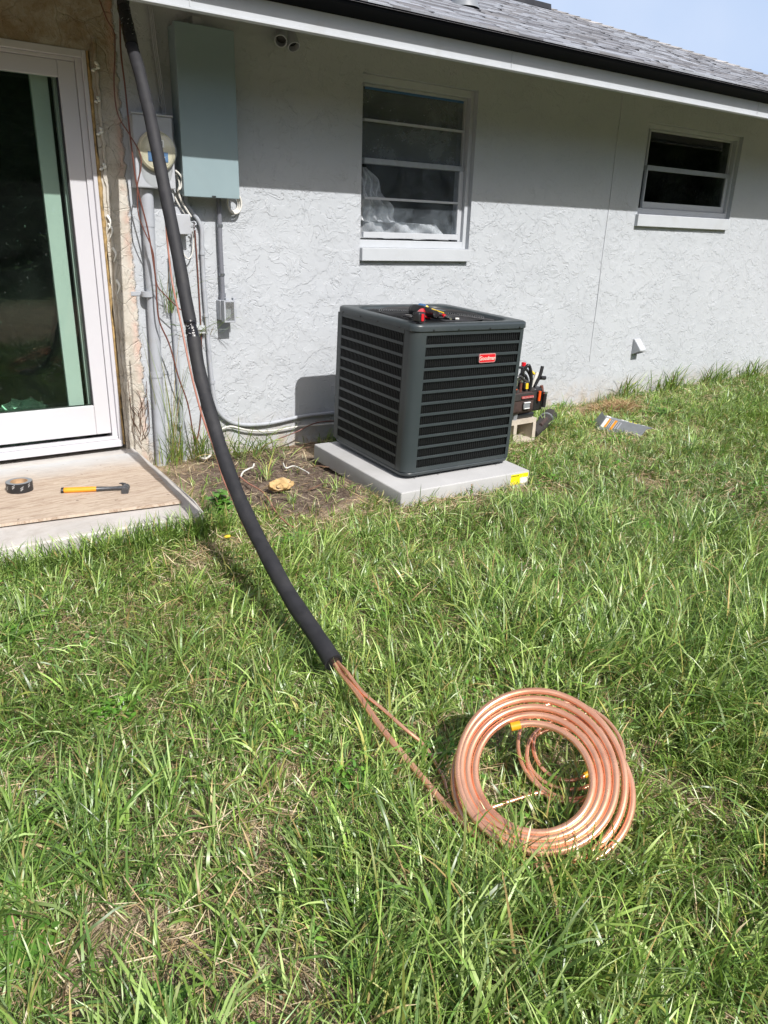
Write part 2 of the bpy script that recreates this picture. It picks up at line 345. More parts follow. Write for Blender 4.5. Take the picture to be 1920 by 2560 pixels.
def smoothpath(pts, n=8, closed=False):
    P = [Vector(p) for p in pts]; out = []
    m_ = len(P)
    for i in range(m_ if closed else m_-1):
        if closed: p0, p1, p2, p3 = P[(i-1) % m_], P[i], P[(i+1) % m_], P[(i+2) % m_]
        else: p0, p1, p2, p3 = P[max(i-1, 0)], P[i], P[i+1], P[min(i+2, m_-1)]
        for k in range(n):
            t = k/n
            out.append(0.5*((2*p1)+(-p0+p2)*t+(2*p0-5*p1+4*p2-p3)*t*t+(-p0+3*p1-3*p2+p3)*t*t*t))
    if not closed: out.append(P[-1])
    return out
def tube(bm, pts, r, n=10, smooth=0, closed=False, caps=True, mi=0):
    P = smoothpath(pts, smooth, closed) if smooth else [Vector(p) for p in pts]
    R = r if callable(r) else (lambda t: r)
    m_ = len(P); rings = []
    t0 = (P[1]-P[0]).normalized(); a = Vector((0, 0, 1)) if abs(t0.z) < 0.9 else Vector((1, 0, 0))
    nrm = (a-t0*a.dot(t0)).normalized()
    for i, p in enumerate(P):
        if closed: t = (P[(i+1) % m_]-P[i-1]).normalized()
        else: t = (P[min(i+1, m_-1)]-P[max(i-1, 0)]).normalized()
        nrm = (nrm-t*nrm.dot(t)).normalized(); bi = t.cross(nrm); rr = R(i/max(1, m_-1))
        rings.append([bm.verts.new(p+(nrm*math.cos(2*math.pi*k/n)+bi*math.sin(2*math.pi*k/n))*rr) for k in range(n)])
    for i in range(m_ if closed else m_-1):
        A, C = rings[i], rings[(i+1) % m_]
        for k in range(n):
            f = bm.faces.new((A[k], A[(k+1) % n], C[(k+1) % n], C[k])); f.material_index = mi
    if caps and not closed:
        f = bm.faces.new(list(reversed(rings[0]))); f.material_index = mi
        f = bm.faces.new(rings[-1]); f.material_index = mi
    return bm
def lathe(bm, prof, n=32, mat=Matrix.Identity(4), mi=0):
    """profile of (radius, height) turned about local z"""
    rings = []
    for r, z in prof:
        if r < 1e-6: rings.append([bm.verts.new(mat @ Vector((0, 0, z)))])
        else: rings.append([bm.verts.new(mat @ Vector((r*math.cos(2*math.pi*k/n), r*math.sin(2*math.pi*k/n), z))) for k in range(n)])
    for a, b in zip(rings, rings[1:]):
        if len(a) == 1 and len(b) == 1: continue
        for k in range(n):
            if len(a) == 1: f = bm.faces.new((a[0], b[(k+1) % n], b[k]))
            elif len(b) == 1: f = bm.faces.new((a[k], a[(k+1) % n], b[0]))
            else: f = bm.faces.new((a[k], a[(k+1) % n], b[(k+1) % n], b[k]))
            f.material_index = mi
    bmesh.ops.recalc_face_normals(bm, faces=bm.faces)
    return bm
def prism(bm, poly, axis, a0, a1, mi=0):
    """poly: 2-D outline, extruded along axis ('x','y','z') from a0 to a1"""
    def P(p, a): return {'x': (a, p[0], p[1]), 'y': (p[0], a, p[1]), 'z': (p[0], p[1], a)}[axis]
    A = [bm.verts.new(P(p, a0)) for p in poly]; C = [bm.verts.new(P(p, a1)) for p in poly]
    fs = [bm.faces.new(A), bm.faces.new(list(reversed(C)))]
    for i in range(len(poly)):
        j = (i+1) % len(poly); fs.append(bm.faces.new((A[j], A[i], C[i], C[j])))
    for f in fs: f.material_index = mi
    bmesh.ops.recalc_face_normals(bm, faces=fs)
    return bm
def align(a, b):
    a = Vector(a); b = Vector(b); d = b-a
    return Matrix.Translation(a) @ d.to_track_quat('Z', 'Y').to_matrix().to_4x4(), d.length
def text_bm(txt, size, depth, mat, bold=0.0, spacing=1.0):
    cu = bpy.data.curves.new('lettering', 'FONT'); cu.body = txt; cu.size = size; cu.extrude = depth; cu.offset = bold
    cu.align_x = 'CENTER'; cu.align_y = 'CENTER'; cu.space_character = spacing
    to = bpy.data.objects.new('lettering_curve', cu); COL.objects.link(to)
    bpy.context.view_layer.update()
    me = bpy.data.meshes.new_from_object(to.evaluated_get(bpy.context.evaluated_depsgraph_get()))
    bm = B(); bm.from_mesh(me); bmesh.ops.transform(bm, matrix=mat, verts=bm.verts)
    bpy.data.objects.remove(to); bpy.data.curves.remove(cu); bpy.data.meshes.remove(me)
    return bm

# ================================================================== GROUND
def ground_z(x, y):
    x = np.asarray(x, float); y = np.asarray(y, float)
    z = 0.012*np.sin(x*2.1+1.3)*np.cos(y*1.7)+0.010*np.sin(x*5.3+y*3.1)+0.006*np.sin(x*11.0-y*9.0+2)
    z = z*np.clip((-y-0.1)*1.2, 0.15, 1)
    z = z+0.05*np.clip((x-4.6)/2.5, 0, 1)*np.clip(1+(y+0.9)/0.9, 0, 1)
    return z-0.012
def build_ground():
    def axis(lo, hi, step, ext):
        f = list(np.arange(lo, hi+1e-6, step)); e = [1, 3, 7, 15, 30, ext]
        return np.array([lo-k for k in reversed(e)]+f+[hi+k for k in e])
    xs = axis(-1.5, 9.0, 0.05, 90); ys = axis(-5.0, 0.4, 0.045, 90)
    Xg, Yg = np.meshgrid(xs, ys); Z = ground_z(Xg, Yg)
    dug = np.exp(-(((Xg-1.75)/0.5)**2+((Yg+0.6)/0.45)**2))
    for s, a in ((16, 0.014), (37, 0.013), (70, 0.007)):
        Z += dug*a*np.sin(Xg*s+np.sin(Yg*s*0.7)*2)*np.cos(Yg*s*1.1+np.sin(Xg*s*0.8)*2)
    far = (Xg < -1.5) | (Xg > 9) | (Yg < -5) | (Yg > 0.4); Z[far] = -0.02
    bm = B(); V = [[bm.verts.new((Xg[i, j], Yg[i, j], Z[i, j])) for j in range(len(xs))] for i in range(len(ys))]
    for i in range(len(ys)-1):
        for j in range(len(xs)-1): bm.faces.new((V[i][j], V[i][j+1], V[i+1][j+1], V[i+1][j]))
    o = mk('ground', bm, M['soil'], smooth=180); tag(o, kind='structure')
build_ground()

# ================================================================== HOUSE
HX0, HX1, HY1 = -4.0, 7.62, 6.6
ZF = 2.178; OV = 0.65                       # fascia bottom, eave overhang
house = thing('house', 'light grey stucco house with a shingled hip roof along the lawn', 'house', (0, 0, 0))
DOOR = (-0.95, 1.078, 0.10, 2.086); W1 = (2.634, 3.517, 1.215, 2.187); W2 = (5.238, 6.485, 1.50, 2.168)
def build_wall():
    bm = B(); T = 0.2
    ops = [DOOR, W1, W2]
    xs = sorted(set([HX0, HX1]+[v for o in ops for v in o[:2]])); zs = sorted(set([-0.2, 2.55]+[v for o in ops for v in o[2:]]))
    def hole(x, z): return any(o[0] < x < o[1] and o[2] < z < o[3] for o in ops)
    for y, fl in ((0.0, False), (T, True)):
        for i in range(len(xs)-1):
            for j in range(len(zs)-1):
                if hole((xs[i]+xs[i+1])/2, (zs[j]+zs[j+1])/2): continue
                q = [(xs[i], y, zs[j]), (xs[i+1], y, zs[j]), (xs[i+1], y, zs[j+1]), (xs[i], y, zs[j+1])]
                if fl: q.reverse()
                bm.faces.new([bm.verts.new(p) for p in q])
    for x0, x1, z0, z1 in ops:
        for q in (((x0, 0, z0), (x0, 0, z1), (x0, T, z1), (x0, T, z0)), ((x1, 0, z1), (x1, 0, z0), (x1, T, z0), (x1, T, z1)),
                  ((x0, 0, z1), (x1, 0, z1), (x1, T, z1), (x0, T, z1)), ((x1, 0, z0), (x0, 0, z0), (x0, T, z0), (x1, T, z0))):
            bm.faces.new([bm.verts.new(p) for p in q])
    bmesh.ops.remove_doubles(bm, verts=bm.verts, dist=1e-5)
    # side and back walls
    box(bm, HX1-T, HX1, T+0.001, HY1, -0.2, 2.5); box(bm, HX0, HX0+T, T+0.001, HY1, -0.2, 2.5); box(bm, HX0, HX1, HY1, HY1+T, -0.2, 2.5)
    return mk('wall', bm, M['stucco'], house)
build_wall()
# control-joint bead running down the stucco
bm = B(); pts = [(4.893, -0.002, z) for z in np.linspace(2.45, 0.36, 22)]
tube(bm, [(x+0.002*math.sin(z*9), y, z) for x, y, z in pts], 0.0045, 6); mk('joint_bead', bm, M['trim_paint'], house, 60)
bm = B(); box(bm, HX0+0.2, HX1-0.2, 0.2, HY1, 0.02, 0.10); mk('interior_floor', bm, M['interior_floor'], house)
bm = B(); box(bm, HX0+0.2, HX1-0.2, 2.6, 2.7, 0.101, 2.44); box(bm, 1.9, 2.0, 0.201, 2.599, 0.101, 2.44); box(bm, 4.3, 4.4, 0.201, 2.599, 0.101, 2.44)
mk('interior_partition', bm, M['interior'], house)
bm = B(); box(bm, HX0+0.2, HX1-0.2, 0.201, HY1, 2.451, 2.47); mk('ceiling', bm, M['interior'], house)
# eaves
bm = B(); prism(bm, [(-OV+0.031, ZF+0.020), (-0.0005, ZF+0.265), (-0.0005, ZF+0.28), (-OV+0.031, ZF+0.035)], 'x', HX0-0.43, HX1+0.43); mk('soffit', bm, M['soffit'], house)
bm = B(); box(bm, HX0-0.43, HX1+0.43, -OV, -OV+0.02, ZF+0.012, ZF+0.12, 0.001, 1)
box(bm, HX0-0.43, HX1+0.43, -OV-0.006, -OV+0.03, ZF, ZF+0.0115, 0.002, 1)
for xj in (1.35, 3.2, 5.6): box(bm, xj, xj+0.005, -OV-0.0035, -OV, ZF+0.013, ZF+0.1)
mk('fascia', bm, M['trim_paint'], house)
bm = B(); prism(bm, [(-OV-0.002, ZF+0.093), (-OV-0.088, ZF+0.122), (-OV-0.093, ZF+0.128), (-OV-0.093, ZF+0.146), (-OV-0.002, ZF+0.183)], 'x', HX0-0.45, HX1+0.45)
mk('drip_edge', bm, M['black_edge'], house)
# roof: stepped shingle courses on the front slope, hips at both ends
SL = 0.393; EY, EZ = -0.752, 2.327; XC = 8.07; XL = -4.5
def roof_depth():
    a = PLp(1385, 33, np.array([0, EY, EZ]), np.array([0, -SL, 1.0])); return a[1]
s_ridge = min(max(roof_depth()-EY, 2.5), 4.6)
def build_shingles():
    bm = B(); lay = bm.verts.layers.float_color.new('tone')
    exp_ = 0.056; n = int(math.sqrt(1+SL*SL)*s_ridge/exp_)+1
    for k in range(n):
        s0 = k*exp_/math.sqrt(1+SL*SL); s1 = s0+exp_/math.sqrt(1+SL*SL)*1.12
        if s0 > s_ridge: break
        s1 = min(s1, s_ridge+0.01)
        x = XL+s0+random.uniform(-0.1, 0); 
        while x < XC-s0:
            wd = random.uniform(0.07, 0.26); x2 = min(x+wd, XC-s0)
            th = random.choice((0.003, 0.006, 0.008))
            r = random.random()
            c = lin(*(random.choice(((180, 183, 188), (196, 199, 204), (166, 168, 174))) if r < 0.5 else random.choice(((112, 110, 114), (138, 134, 134), (92, 90, 96), (150, 148, 150)))))
            g = random.uniform(0.85, 1.12); c = tuple((0.62*a_+0.38*0.28)*k_ for a_, k_ in zip(c, (0.80, 0.83, 0.89))); c = (c[0]*g, c[1]*g, c[2]*g, 1)
            xl = max(x, XL+s0)
            def q(xx, s, h): return (xx, EY+s, EZ+SL*s+h)
            top0 = [q(xl, s0, th), q(x2, s0, th), q(min(x2, XC-s1), s1, 0.002), q(max(xl, XL+s1), s1, 0.002)]
            fr = [q(xl, s0, -0.004), q(x2, s0, -0.004), q(x2, s0, th), q(xl, s0, th)]
            sd = [q(x2, s0, -0.004), q(x2, s1, -0.004), q(x2, s1, 0.002), q(x2, s0, th)]
            for qq in (top0, fr) if x2 > XC-s0-0.15 else (top0, fr, sd):
                vs = [bm.verts.new(p) for p in qq]
                for v in vs: v[lay] = c
                try: bm.faces.new(vs)
                except ValueError: pass
            x = x2
    return bm
roof = mk('roof', (lambda b: (prism(b, [(XL, 0), (XC, 0)], 'y', 0, 0) if False else b))(B()), M['shingle'], house)
def build_roof_shell():
    bm = B(); lay = bm.verts.layers.float_color.new('tone')
    s = s_ridge; zb = EZ-0.012; yb = EY+2*s
    A = (XL, EY, zb); Bp = (XC, EY, zb); Cc = (XC, yb, zb); D = (XL, yb, zb); R1 = (XC-s, EY+s, zb+SL*s); R0 = (XL+s, EY+s, zb+SL*s)
    for q in ((A, Bp, R1, R0), (Bp, Cc, R1), (Cc, D, R0, R1), (D, A, R0)):
        vs = [bm.verts.new(p) for p in q]
        for v in vs: v[lay] = (0.3, 0.3, 0.32, 1)
        bm.faces.new(vs)
    return bm
b2 = build_roof_shell(); b2.to_mesh(roof.data); b2.free()
mk('shingles', build_shingles(), M['shingle'], roof)
# hip cap
bm = B(); lay = bm.verts.layers.float_color.new('tone'); ncap = 34
for k in range(ncap):
    s0 = k*s_ridge/ncap; s1 = s0+s_ridge/ncap*1.15; g = random.choice((0.42, 0.34, 0.2, 0.5)); up = 0.02
    for sg in (1, -1):
        o = (-0.11, 0.0) if sg == 1 else (0.0, 0.11)
        q = [(XC-s0, EY+s0, EZ+SL*s0+up), (XC-s1, EY+s1, EZ+SL*s1+up*0.6),
             (XC-s1+o[0], EY+s1+o[1], EZ+SL*s1+0.004+(0 if sg == 1 else 0)), (XC-s0+o[0], EY+s0+o[1], EZ+SL*s0+0.006)]
        if sg == 1: q.reverse()
        vs = [bm.verts.new(p) for p in q]
        for v in vs: v[lay] = (g, g*0.96, g*0.94, 1)
        bm.faces.new(vs)
mk('hip_cap', bm, M['shingle'], roof)
zr = EZ+SL*s_ridge; yr = EY+s_ridge
bm = B(); prism(bm, [(yr-0.16, zr-0.055), (yr-0.15, zr-0.01), (yr, zr+0.035), (yr+0.15, zr-0.01), (yr+0.16, zr-0.055)], 'x', XL+s_ridge, XC-s_ridge+0.05)
mk('ridge_vent', bm, M['black_plastic'], roof)
pv = PLp(1161, 9, np.array([0, EY, EZ+0.01]), np.array([0, -SL, 1.0]))
bm = B(); tube(bm, [(pv[0], pv[1], pv[2]-0.05), (pv[0], pv[1], pv[2]+0.45)], 0.043, 20)
lathe(bm, [(0.10, -0.03), (0.075, 0.03), (0.05, 0.06)], 20, Matrix.Translation(pv)); mk('vent_pipe', bm, M['grey_plastic'], roof, 40)

# ---- windows
def build_window1():
    f = B(); y0, y1 = 0.055, 0.14; x0, x1 = W1[0], 3.505; z0, z1 = 1.262, 2.168
    # outer painted frame (right jamb, head, sill ledge)
    box(f, 3.488, 3.517, 0.035, 0.13, W1[2], W1[3]-0.001, 0.002, 1); box(f, W1[0]+0.0005, 2.69, 0.098, 0.13, W1[2], W1[3]-0.001, 0.002, 1)
    box(f, 2.636, 3.4875, 0.035, 0.0975, 2.146, W1[3]-0.001, 0.002, 1); box(f, 2.636, 3.4875, 0.035, 0.0975, W1[2]-0.0, 1.262, 0.002, 1)
    fr = mk('window', f, M['trim_paint'], house, label='taller window with obscured glass and a plastic sheet inside')
    def part(n, a, mt):
        b = B()
        for q in a: box(b, *q, 0.0015, 1)
        return mk(n, b, mt, fr)
    part('upper_sash', [(3.474, 3.487, 0.075, 0.115, 1.74, 2.145), (2.691, 3.4735, 0.075, 0.115, 2.132, 2.145), (2.691, 3.4735, 0.07, 0.115, 1.944, 1.958)], M['white_alu'])
    part('meeting_rail', [(2.691, 3.487, 0.060, 0.115, 1.708, 1.7395)], M['grey_alu'])
    part('lower_sash', [(3.446, 3.460, 0.055, 0.072, 1.31, 1.7075), (2.691, 3.460, 0.055, 0.080, 1.274, 1.3095), (2.691, 3.4455, 0.05, 0.072, 1.502, 1.516), (3.464, 3.487, 0.062, 0.09, 1.263, 1.7075)], M['white_alu'])
    for n, q in (('upper_pane', (2.691, 3.474, 0.094, 0.097, 1.9585, 2.132)), ('upper_pane', (2.691, 3.474, 0.094, 0.097, 1.74, 1.9435))): part(n, [q], M['dirty_glass'])
    for n, q in (('lower_pane', (2.691, 3.446, 0.063, 0.066, 1.5165, 1.7075)), ('lower_pane', (2.691, 3.446, 0.063, 0.066, 1.31, 1.5015))): part(n, [q], M['frosted_glass'])
    part('blue_film', [(2.705, 3.47, 0.0905, 0.0915, 2.118, 2.1315)], M['blue_plastic'])
    s = B(); box(s, W1[0]-0.003, W1[1]-0.008, -0.032, 0.034, 1.137, 1.2145, 0.003, 2); mk('window_sill', s, M['trim_paint'], house)
build_window1()
def build_window2():
    f = B()
    box(f, W2[0]+0.0005, 5.352, 0.098, 0.13, W2[2]+0.001, W2[3]-0.001, 0.002, 1); box(f, 6.462, W2[1]-0.0005, 0.035, 0.13, W2[2]+0.001, W2[3]-0.001, 0.002, 1)
    box(f, 5.24, 6.4615, 0.035, 0.0975, 2.137, W2[3]-0.001, 0.002, 1); box(f, 5.24, 6.4615, 0.035, 0.0975, W2[2]+0.001, 1.556, 0.002, 1)
    fr = mk('window', f, M['trim_paint'], house, label='short two-pane window with dark clear glass')
    def part(n, a, mt):
        b = B()
        for q in a: box(b, *q, 0.0015, 1)
        return mk(n, b, mt, fr)
    part('upper_sash', [(5.353, 5.365, 0.075, 0.115, 1.876, 2.136), (6.449, 6.461, 0.075, 0.115, 1.876, 2.136), (5.3655, 6.4485, 0.075, 0.115, 2.122, 2.136)], M['white_alu'])
    part('meeting_rail', [(5.353, 6.461, 0.055, 0.115, 1.840, 1.8755)], M['grey_alu'])
    part('lower_sash', [(5.353, 5.365, 0.055, 0.08, 1.558, 1.8395), (6.418, 6.434, 0.055, 0.08, 1.558, 1.8395), (5.3655, 6.4175, 0.055, 0.08, 1.558, 1.606), (6.44, 6.461, 0.06, 0.09, 1.557, 1.8395)], M['white_alu'])
    part('upper_pane', [(5.365, 6.449, 0.094, 0.097, 1.876, 2.122)], M['clear_glass'])
    part('lower_pane', [(5.365, 6.418, 0.066, 0.069, 1.606, 1.8395)], M['clear_glass'])
    s = B(); box(s, W2[0]-0.018, W2[1]-0.03, -0.032, 0.034, 1.417, 1.5075, 0.004, 2); mk('window_sill', s, M['trim_paint'], house)
build_window2()
# ---- sliding door
def build_door():
    c = B()
    x1 = 1.060; xi = 1.040
    box(c, xi, x1, -0.006, 0.12, 0.118, 2.085, 0.003, 2); box(c, -0.93, xi-0.0005, -0.006, 0.12, 2.052, 2.085, 0.003, 2)
    box(c, 1.010, 1.0395, 0.012, 0.12, 0.165, 2.0515, 0.002, 1); box(c, -0.93, 1.0095, 0.012, 0.12, 2.035, 2.0515, 0.002, 1)
    box(c, -0.93, -0.9, -0.006, 0.12, 0.118, 2.0515, 0.003, 2)
    d = mk('sliding_door', c, M['white_vinyl'], house, label='white framed sliding glass door with green tinted glass')
    s = B()
    box(s, 0.929, 1.0085, 0.018, 0.058, 0.197, 2.034, 0.004, 2); box(s, -0.40, 0.9285, 0.018, 0.058, 0.197, 0.362, 0.004, 2)
    box(s, -0.40, 0.9285, 0.018, 0.058, 1.960, 2.034, 0.004, 2); box(s, -0.48, -0.4005, 0.018, 0.058, 0.197, 2.034, 0.004, 2)
    mk('door_sash', s, M['white_vinyl'], d)
    g = B(); box(g, -0.40, 0.9285, 0.032, 0.036, 0.3625, 1.9595); mk('door_pane', g, M['door_glass'], d)
    k = B()
    for q in ((0.9205, 0.9284, 0.030, 0.040, 0.3625, 1.9595), (-0.40, 0.9200, 0.037, 0.041, 0.3625, 0.368)): box(k, *q)
    mk('door_gasket', k, M['black_plastic'], d)
    i = B(); box(i, 0.812, 0.892, 0.085, 0.125, 0.20, 2.034, 0.003, 2); box(i, 0.915, 1.0, 0.085, 0.125, 0.20, 2.034, 0.003, 2)
    box(i, -0.9, 0.8115, 0.085, 0.125, 0.20, 0.33, 0.003, 2); box(i, -0.9, 0.8115, 0.085, 0.125, 1.97, 2.034, 0.003, 2)
    mk('inner_sash', i, M['white_vinyl'], d)
    g = B(); box(g, -0.9, 0.8115, 0.10, 0.104, 0.3305, 1.9695); mk('inner_pane', g, M['inner_glass'], d)
    t = B(); box(t, -0.93, 1.043, -0.045, 0.12, 0.130, 0.1645, 0.002, 1); box(t, -0.93, 1.035, -0.012, 0.017, 0.165, 0.182, 0.002, 1); mk('threshold', t, M['white_vinyl'], d)
    # ragged expanding foam between the frame and the masonry
    fo = B(); pts = []; n = 90
    for kx in range(n+1):
        z = 0.13+(2.084-0.13)*kx/n
        wdt = 0.030*(0.55+0.45*noise.noise(Vector((0, 3, z*5)))) + 0.008*noise.noise(Vector((4, 0, z*24)))
        pts.append((z, max(0.008, wdt if z > 0.9 else wdt*0.72)))
    prev = None
    for z, wd in pts:
        a = [fo.verts.new(p) for p in ((1.0605, 0.02, z), (1.0605, -0.002, z), (1.0605+wd*0.5, -0.010-0.004*noise.noise(Vector((z*20, 1, 0))), z), (1.0605+wd, -0.001, z), (1.0605+wd, 0.02, z))]
        if prev:
            for q in range(4): fo.faces.new((prev[q], prev[q+1], a[q+1], a[q]))
        prev = a
    mk('foam_seal', fo, M['foam_yellow'], d, 180)
    random.seed(3)
    for (u, v, r) in ((238, 168, 0.02), (243, 250, 0.012), (249, 330, 0.016), (257, 418, 0.016)):
        cb = B(); p = Yp(u, v, -0.008); prs = [(0.0, 0.016)]; 
        for kx in range(14):
            t = kx/13; a = t*4.6+random.uniform(-0.2, 0.2)
            prs.append((r*math.sin(a)*0.8, r*(1-2.0*t)))
        tube(cb, [(p[0]+a, p[1]-0.004, p[2]+b) for a, b in prs], lambda t: 0.0045+0.004*math.sin(t*9)**2, 8, 3); mk('caulk_blob', cb, M['caulk'], d, 180)
    for (u, v) in ((270, 560), (274, 580), (283, 640), (292, 720)):
        cb = B(); p = Yp(u, v, -0.006); tube(cb, [(p[0], p[1], p[2]+0.04), (p[0]+0.01, p[1]-0.018, p[2]+0.01), (p[0]-0.004, p[1]-0.012, p[2]-0.03)], lambda t: 0.007*(1-t)+0.002, 7, 4); mk('caulk_blob', cb, M['caulk'], d, 180)
    # broken edge of the stucco around the opening
    e = B(); prev = None; n = 160
    for kx in range(n+1):
        z = 0.05+(2.14-0.05)*kx/n; q = Vector((7, 2, z*14)); a = noise.noise(q)*0.010+noise.noise(q*2.7)*0.005
        w0 = 1.0935+a; rr = [e.verts.new(p) for p in ((w0, 0.004, z), (w0+0.002, -0.012-0.004*noise.noise(q*1.7), z), (w0+0.012+abs(a), -0.013, z), (w0+0.022+0.6*a, 0.001, z))]
        if prev:
            for s_ in range(3): e.faces.new((prev[s_], prev[s_+1], rr[s_+1], rr[s_]))
        prev = rr
    mk('broken_stucco_edge', e, M['stucco'], house, 30)
build_door()
# crumpled plastic bag on the floor just inside the door
def crumple(name, mat, c, size, seed, sub=4, amp=0.28, freq=2.2):
    bm = B(); bmesh.ops.create_icosphere(bm, subdivisions=sub, radius=1.0)
    for v in bm.verts:
        d = 1+amp*(abs(noise.noise(v.co*freq+Vector((seed, 0, 0))))*2-0.5)+amp*0.5*noise.noise(v.co*freq*2.6+Vector((0, seed, 0)))
        v.co = Vector((v.co.x*size[0]*d, v.co.y*size[1]*d, max(v.co.z, -0.75)*size[2]*d)) + Vector(c)
    return bm
tag(mk('plastic_bag', crumple('b', None, (0.62, 0.30, 0.21), (0.17, 0.09, 0.15), 5), M['bag_plastic'], loc=(0.62, 0.30, 0.10), smooth=35), 'crumpled clear plastic bag on the floor behind the glass door', 'plastic bag')
# plastic sheet hanging inside the taller window
def build_sheet():
    bm = B(); nx, nz = 60, 60; V = []
    for j in range(nz+1):
        t = j/nz; z = 1.27+0.42*t
        right = 3.05-0.30*t**0.6 if t > 0.24 else 3.44-(0.10*(t/0.24))
        if t > 0.24: right = 3.06-0.28*((t-0.24)/0.76)**0.7+0.025*math.sin(t*17)
        row = []
        for i in range(nx+1):
            s = i/nx; x = 2.66+(right-2.66)*s
            y = 0.135+0.020*math.sin(s*19+t*7.5)+0.010*math.sin(s*43-t*11)+0.02*noise.noise(Vector((s*4, t*4, 1)))
            row.append(bm.verts.new((x, y, z)))
        V.append(row)
    for j in range(nz):
        for i in range(nx): bm.faces.new((V[j][i], V[j][i+1], V[j+1][i+1], V[j+1][i]))
    tag(mk('plastic_sheet', bm, M['sheet_plastic'], loc=(2.9, 0.135, 1.27), smooth=180), 'loose translucent plastic sheet draped behind the taller window', 'plastic sheet')
build_sheet()

# ================================================================== WALL-MOUNTED EQUIPMENT
def meter():
    t = thing('electric_meter', 'grey electric meter box with round glass dial, left of the tall panel', 'electric meter', (1.33, 0, 1.48))
    b = B(); box(b, 1.229, 1.432, -0.10, -0.001, 1.487, 1.823, 0.006, 2); box(b, 1.224, 1.437, -0.106, -0.09, 1.823, 1.833, 0.003, 2); mk('meter_box', b, M['grey_paint'], t)
    c = Yp(395, 378, -0.115); R = Matrix.Translation((c[0]-0.006, -0.101, c[2])) @ Matrix.Rotation(math.pi/2, 4, 'X')
    r = B(); lathe(r, [(0.094, 0.0), (0.096, 0.006), (0.096, 0.018), (0.088, 0.026), (0.080, 0.026)], 40, R); mk('ring', r, M['meter_face'], t, 40)
    f = B(); lathe(f, [(0.079, 0.024), (0.0, 0.024)], 40, R)
    di = mk('dial', f, M['meter_face'], t)
    d = B(); cx, cz = c[0]-0.006, c[2]
    box(d, cx-0.05, cx+0.052, -0.128, -0.1255, cz-0.050, cz-0.004); mk('dial_label', d, M['blue_plastic'], di)
    d = B(); box(d, cx-0.03, cx+0.035, -0.1302, -0.1282, cz-0.042, cz-0.024); mk('serial_plate', d, M['paper'], di); d = B(); box(d, cx-0.025, cx+0.035, -0.1285, -0.1255, cz+0.018, cz+0.052); mk('display_plate', d, M['paper'], di)
    d = B(); box(d, cx-0.015, cx+0.028, -0.1305, -0.1287, cz+0.026, cz+0.046); mk('dial_display', d, M['dust_print'], di)
    g = B(); lathe(g, [(0.083, 0.020), (0.083, 0.075), (0.078, 0.092), (0.065, 0.100), (0.0, 0.102)], 40, R); mk('glass_cover', g, M['meter_glass'], t, 50)
meter()
def panel():
    t = thing('breaker_panel', 'tall blue-grey steel electrical cabinet fixed to the wall', 'electrical panel', (1.68, 0, 1.46))
    b = B(); box(b, 1.472, 1.772, -0.088, -0.001, 1.466, 2.244, 0.003, 1); mk('cabinet', b, M['panel_blue'], t)
    d = B(); box(d, 1.466, 1.778, -0.122, -0.090, 1.456, 2.250, 0.003, 2)
    do = mk('door', d, M['panel_blue'], t)
    k = B(); box(k, 1.618, 1.640, -0.1245, -0.1215, 1.459, 1.466); mk('latch_slot', k, M['black_plastic'], do)
    k = B(); box(k, 1.58, 1.63, -0.07, -0.02, 2.245, 2.30, 0.003, 1); mk('top_hub', k, M['grey_paint'], t)
panel()
def strap(parent, p, r, w=0.018, wing=0.03, side=1, mat='pvc_grey', local=False):
    b = B(); x, z = p[0], p[2]
    tube(b, [(x, p[1], z-w/2), (x, p[1], z+w/2)], r+0.003, 20); xa, xb = (x+r*0.6, x+r+wing) if side > 0 else (x-r-wing, x-r*0.6)
    box(b, xa, xb, -0.004, -0.001, z-w/2+0.003, z+w/2-0.003, 0.001, 1); return mk('strap', b, M[mat], parent, 40)
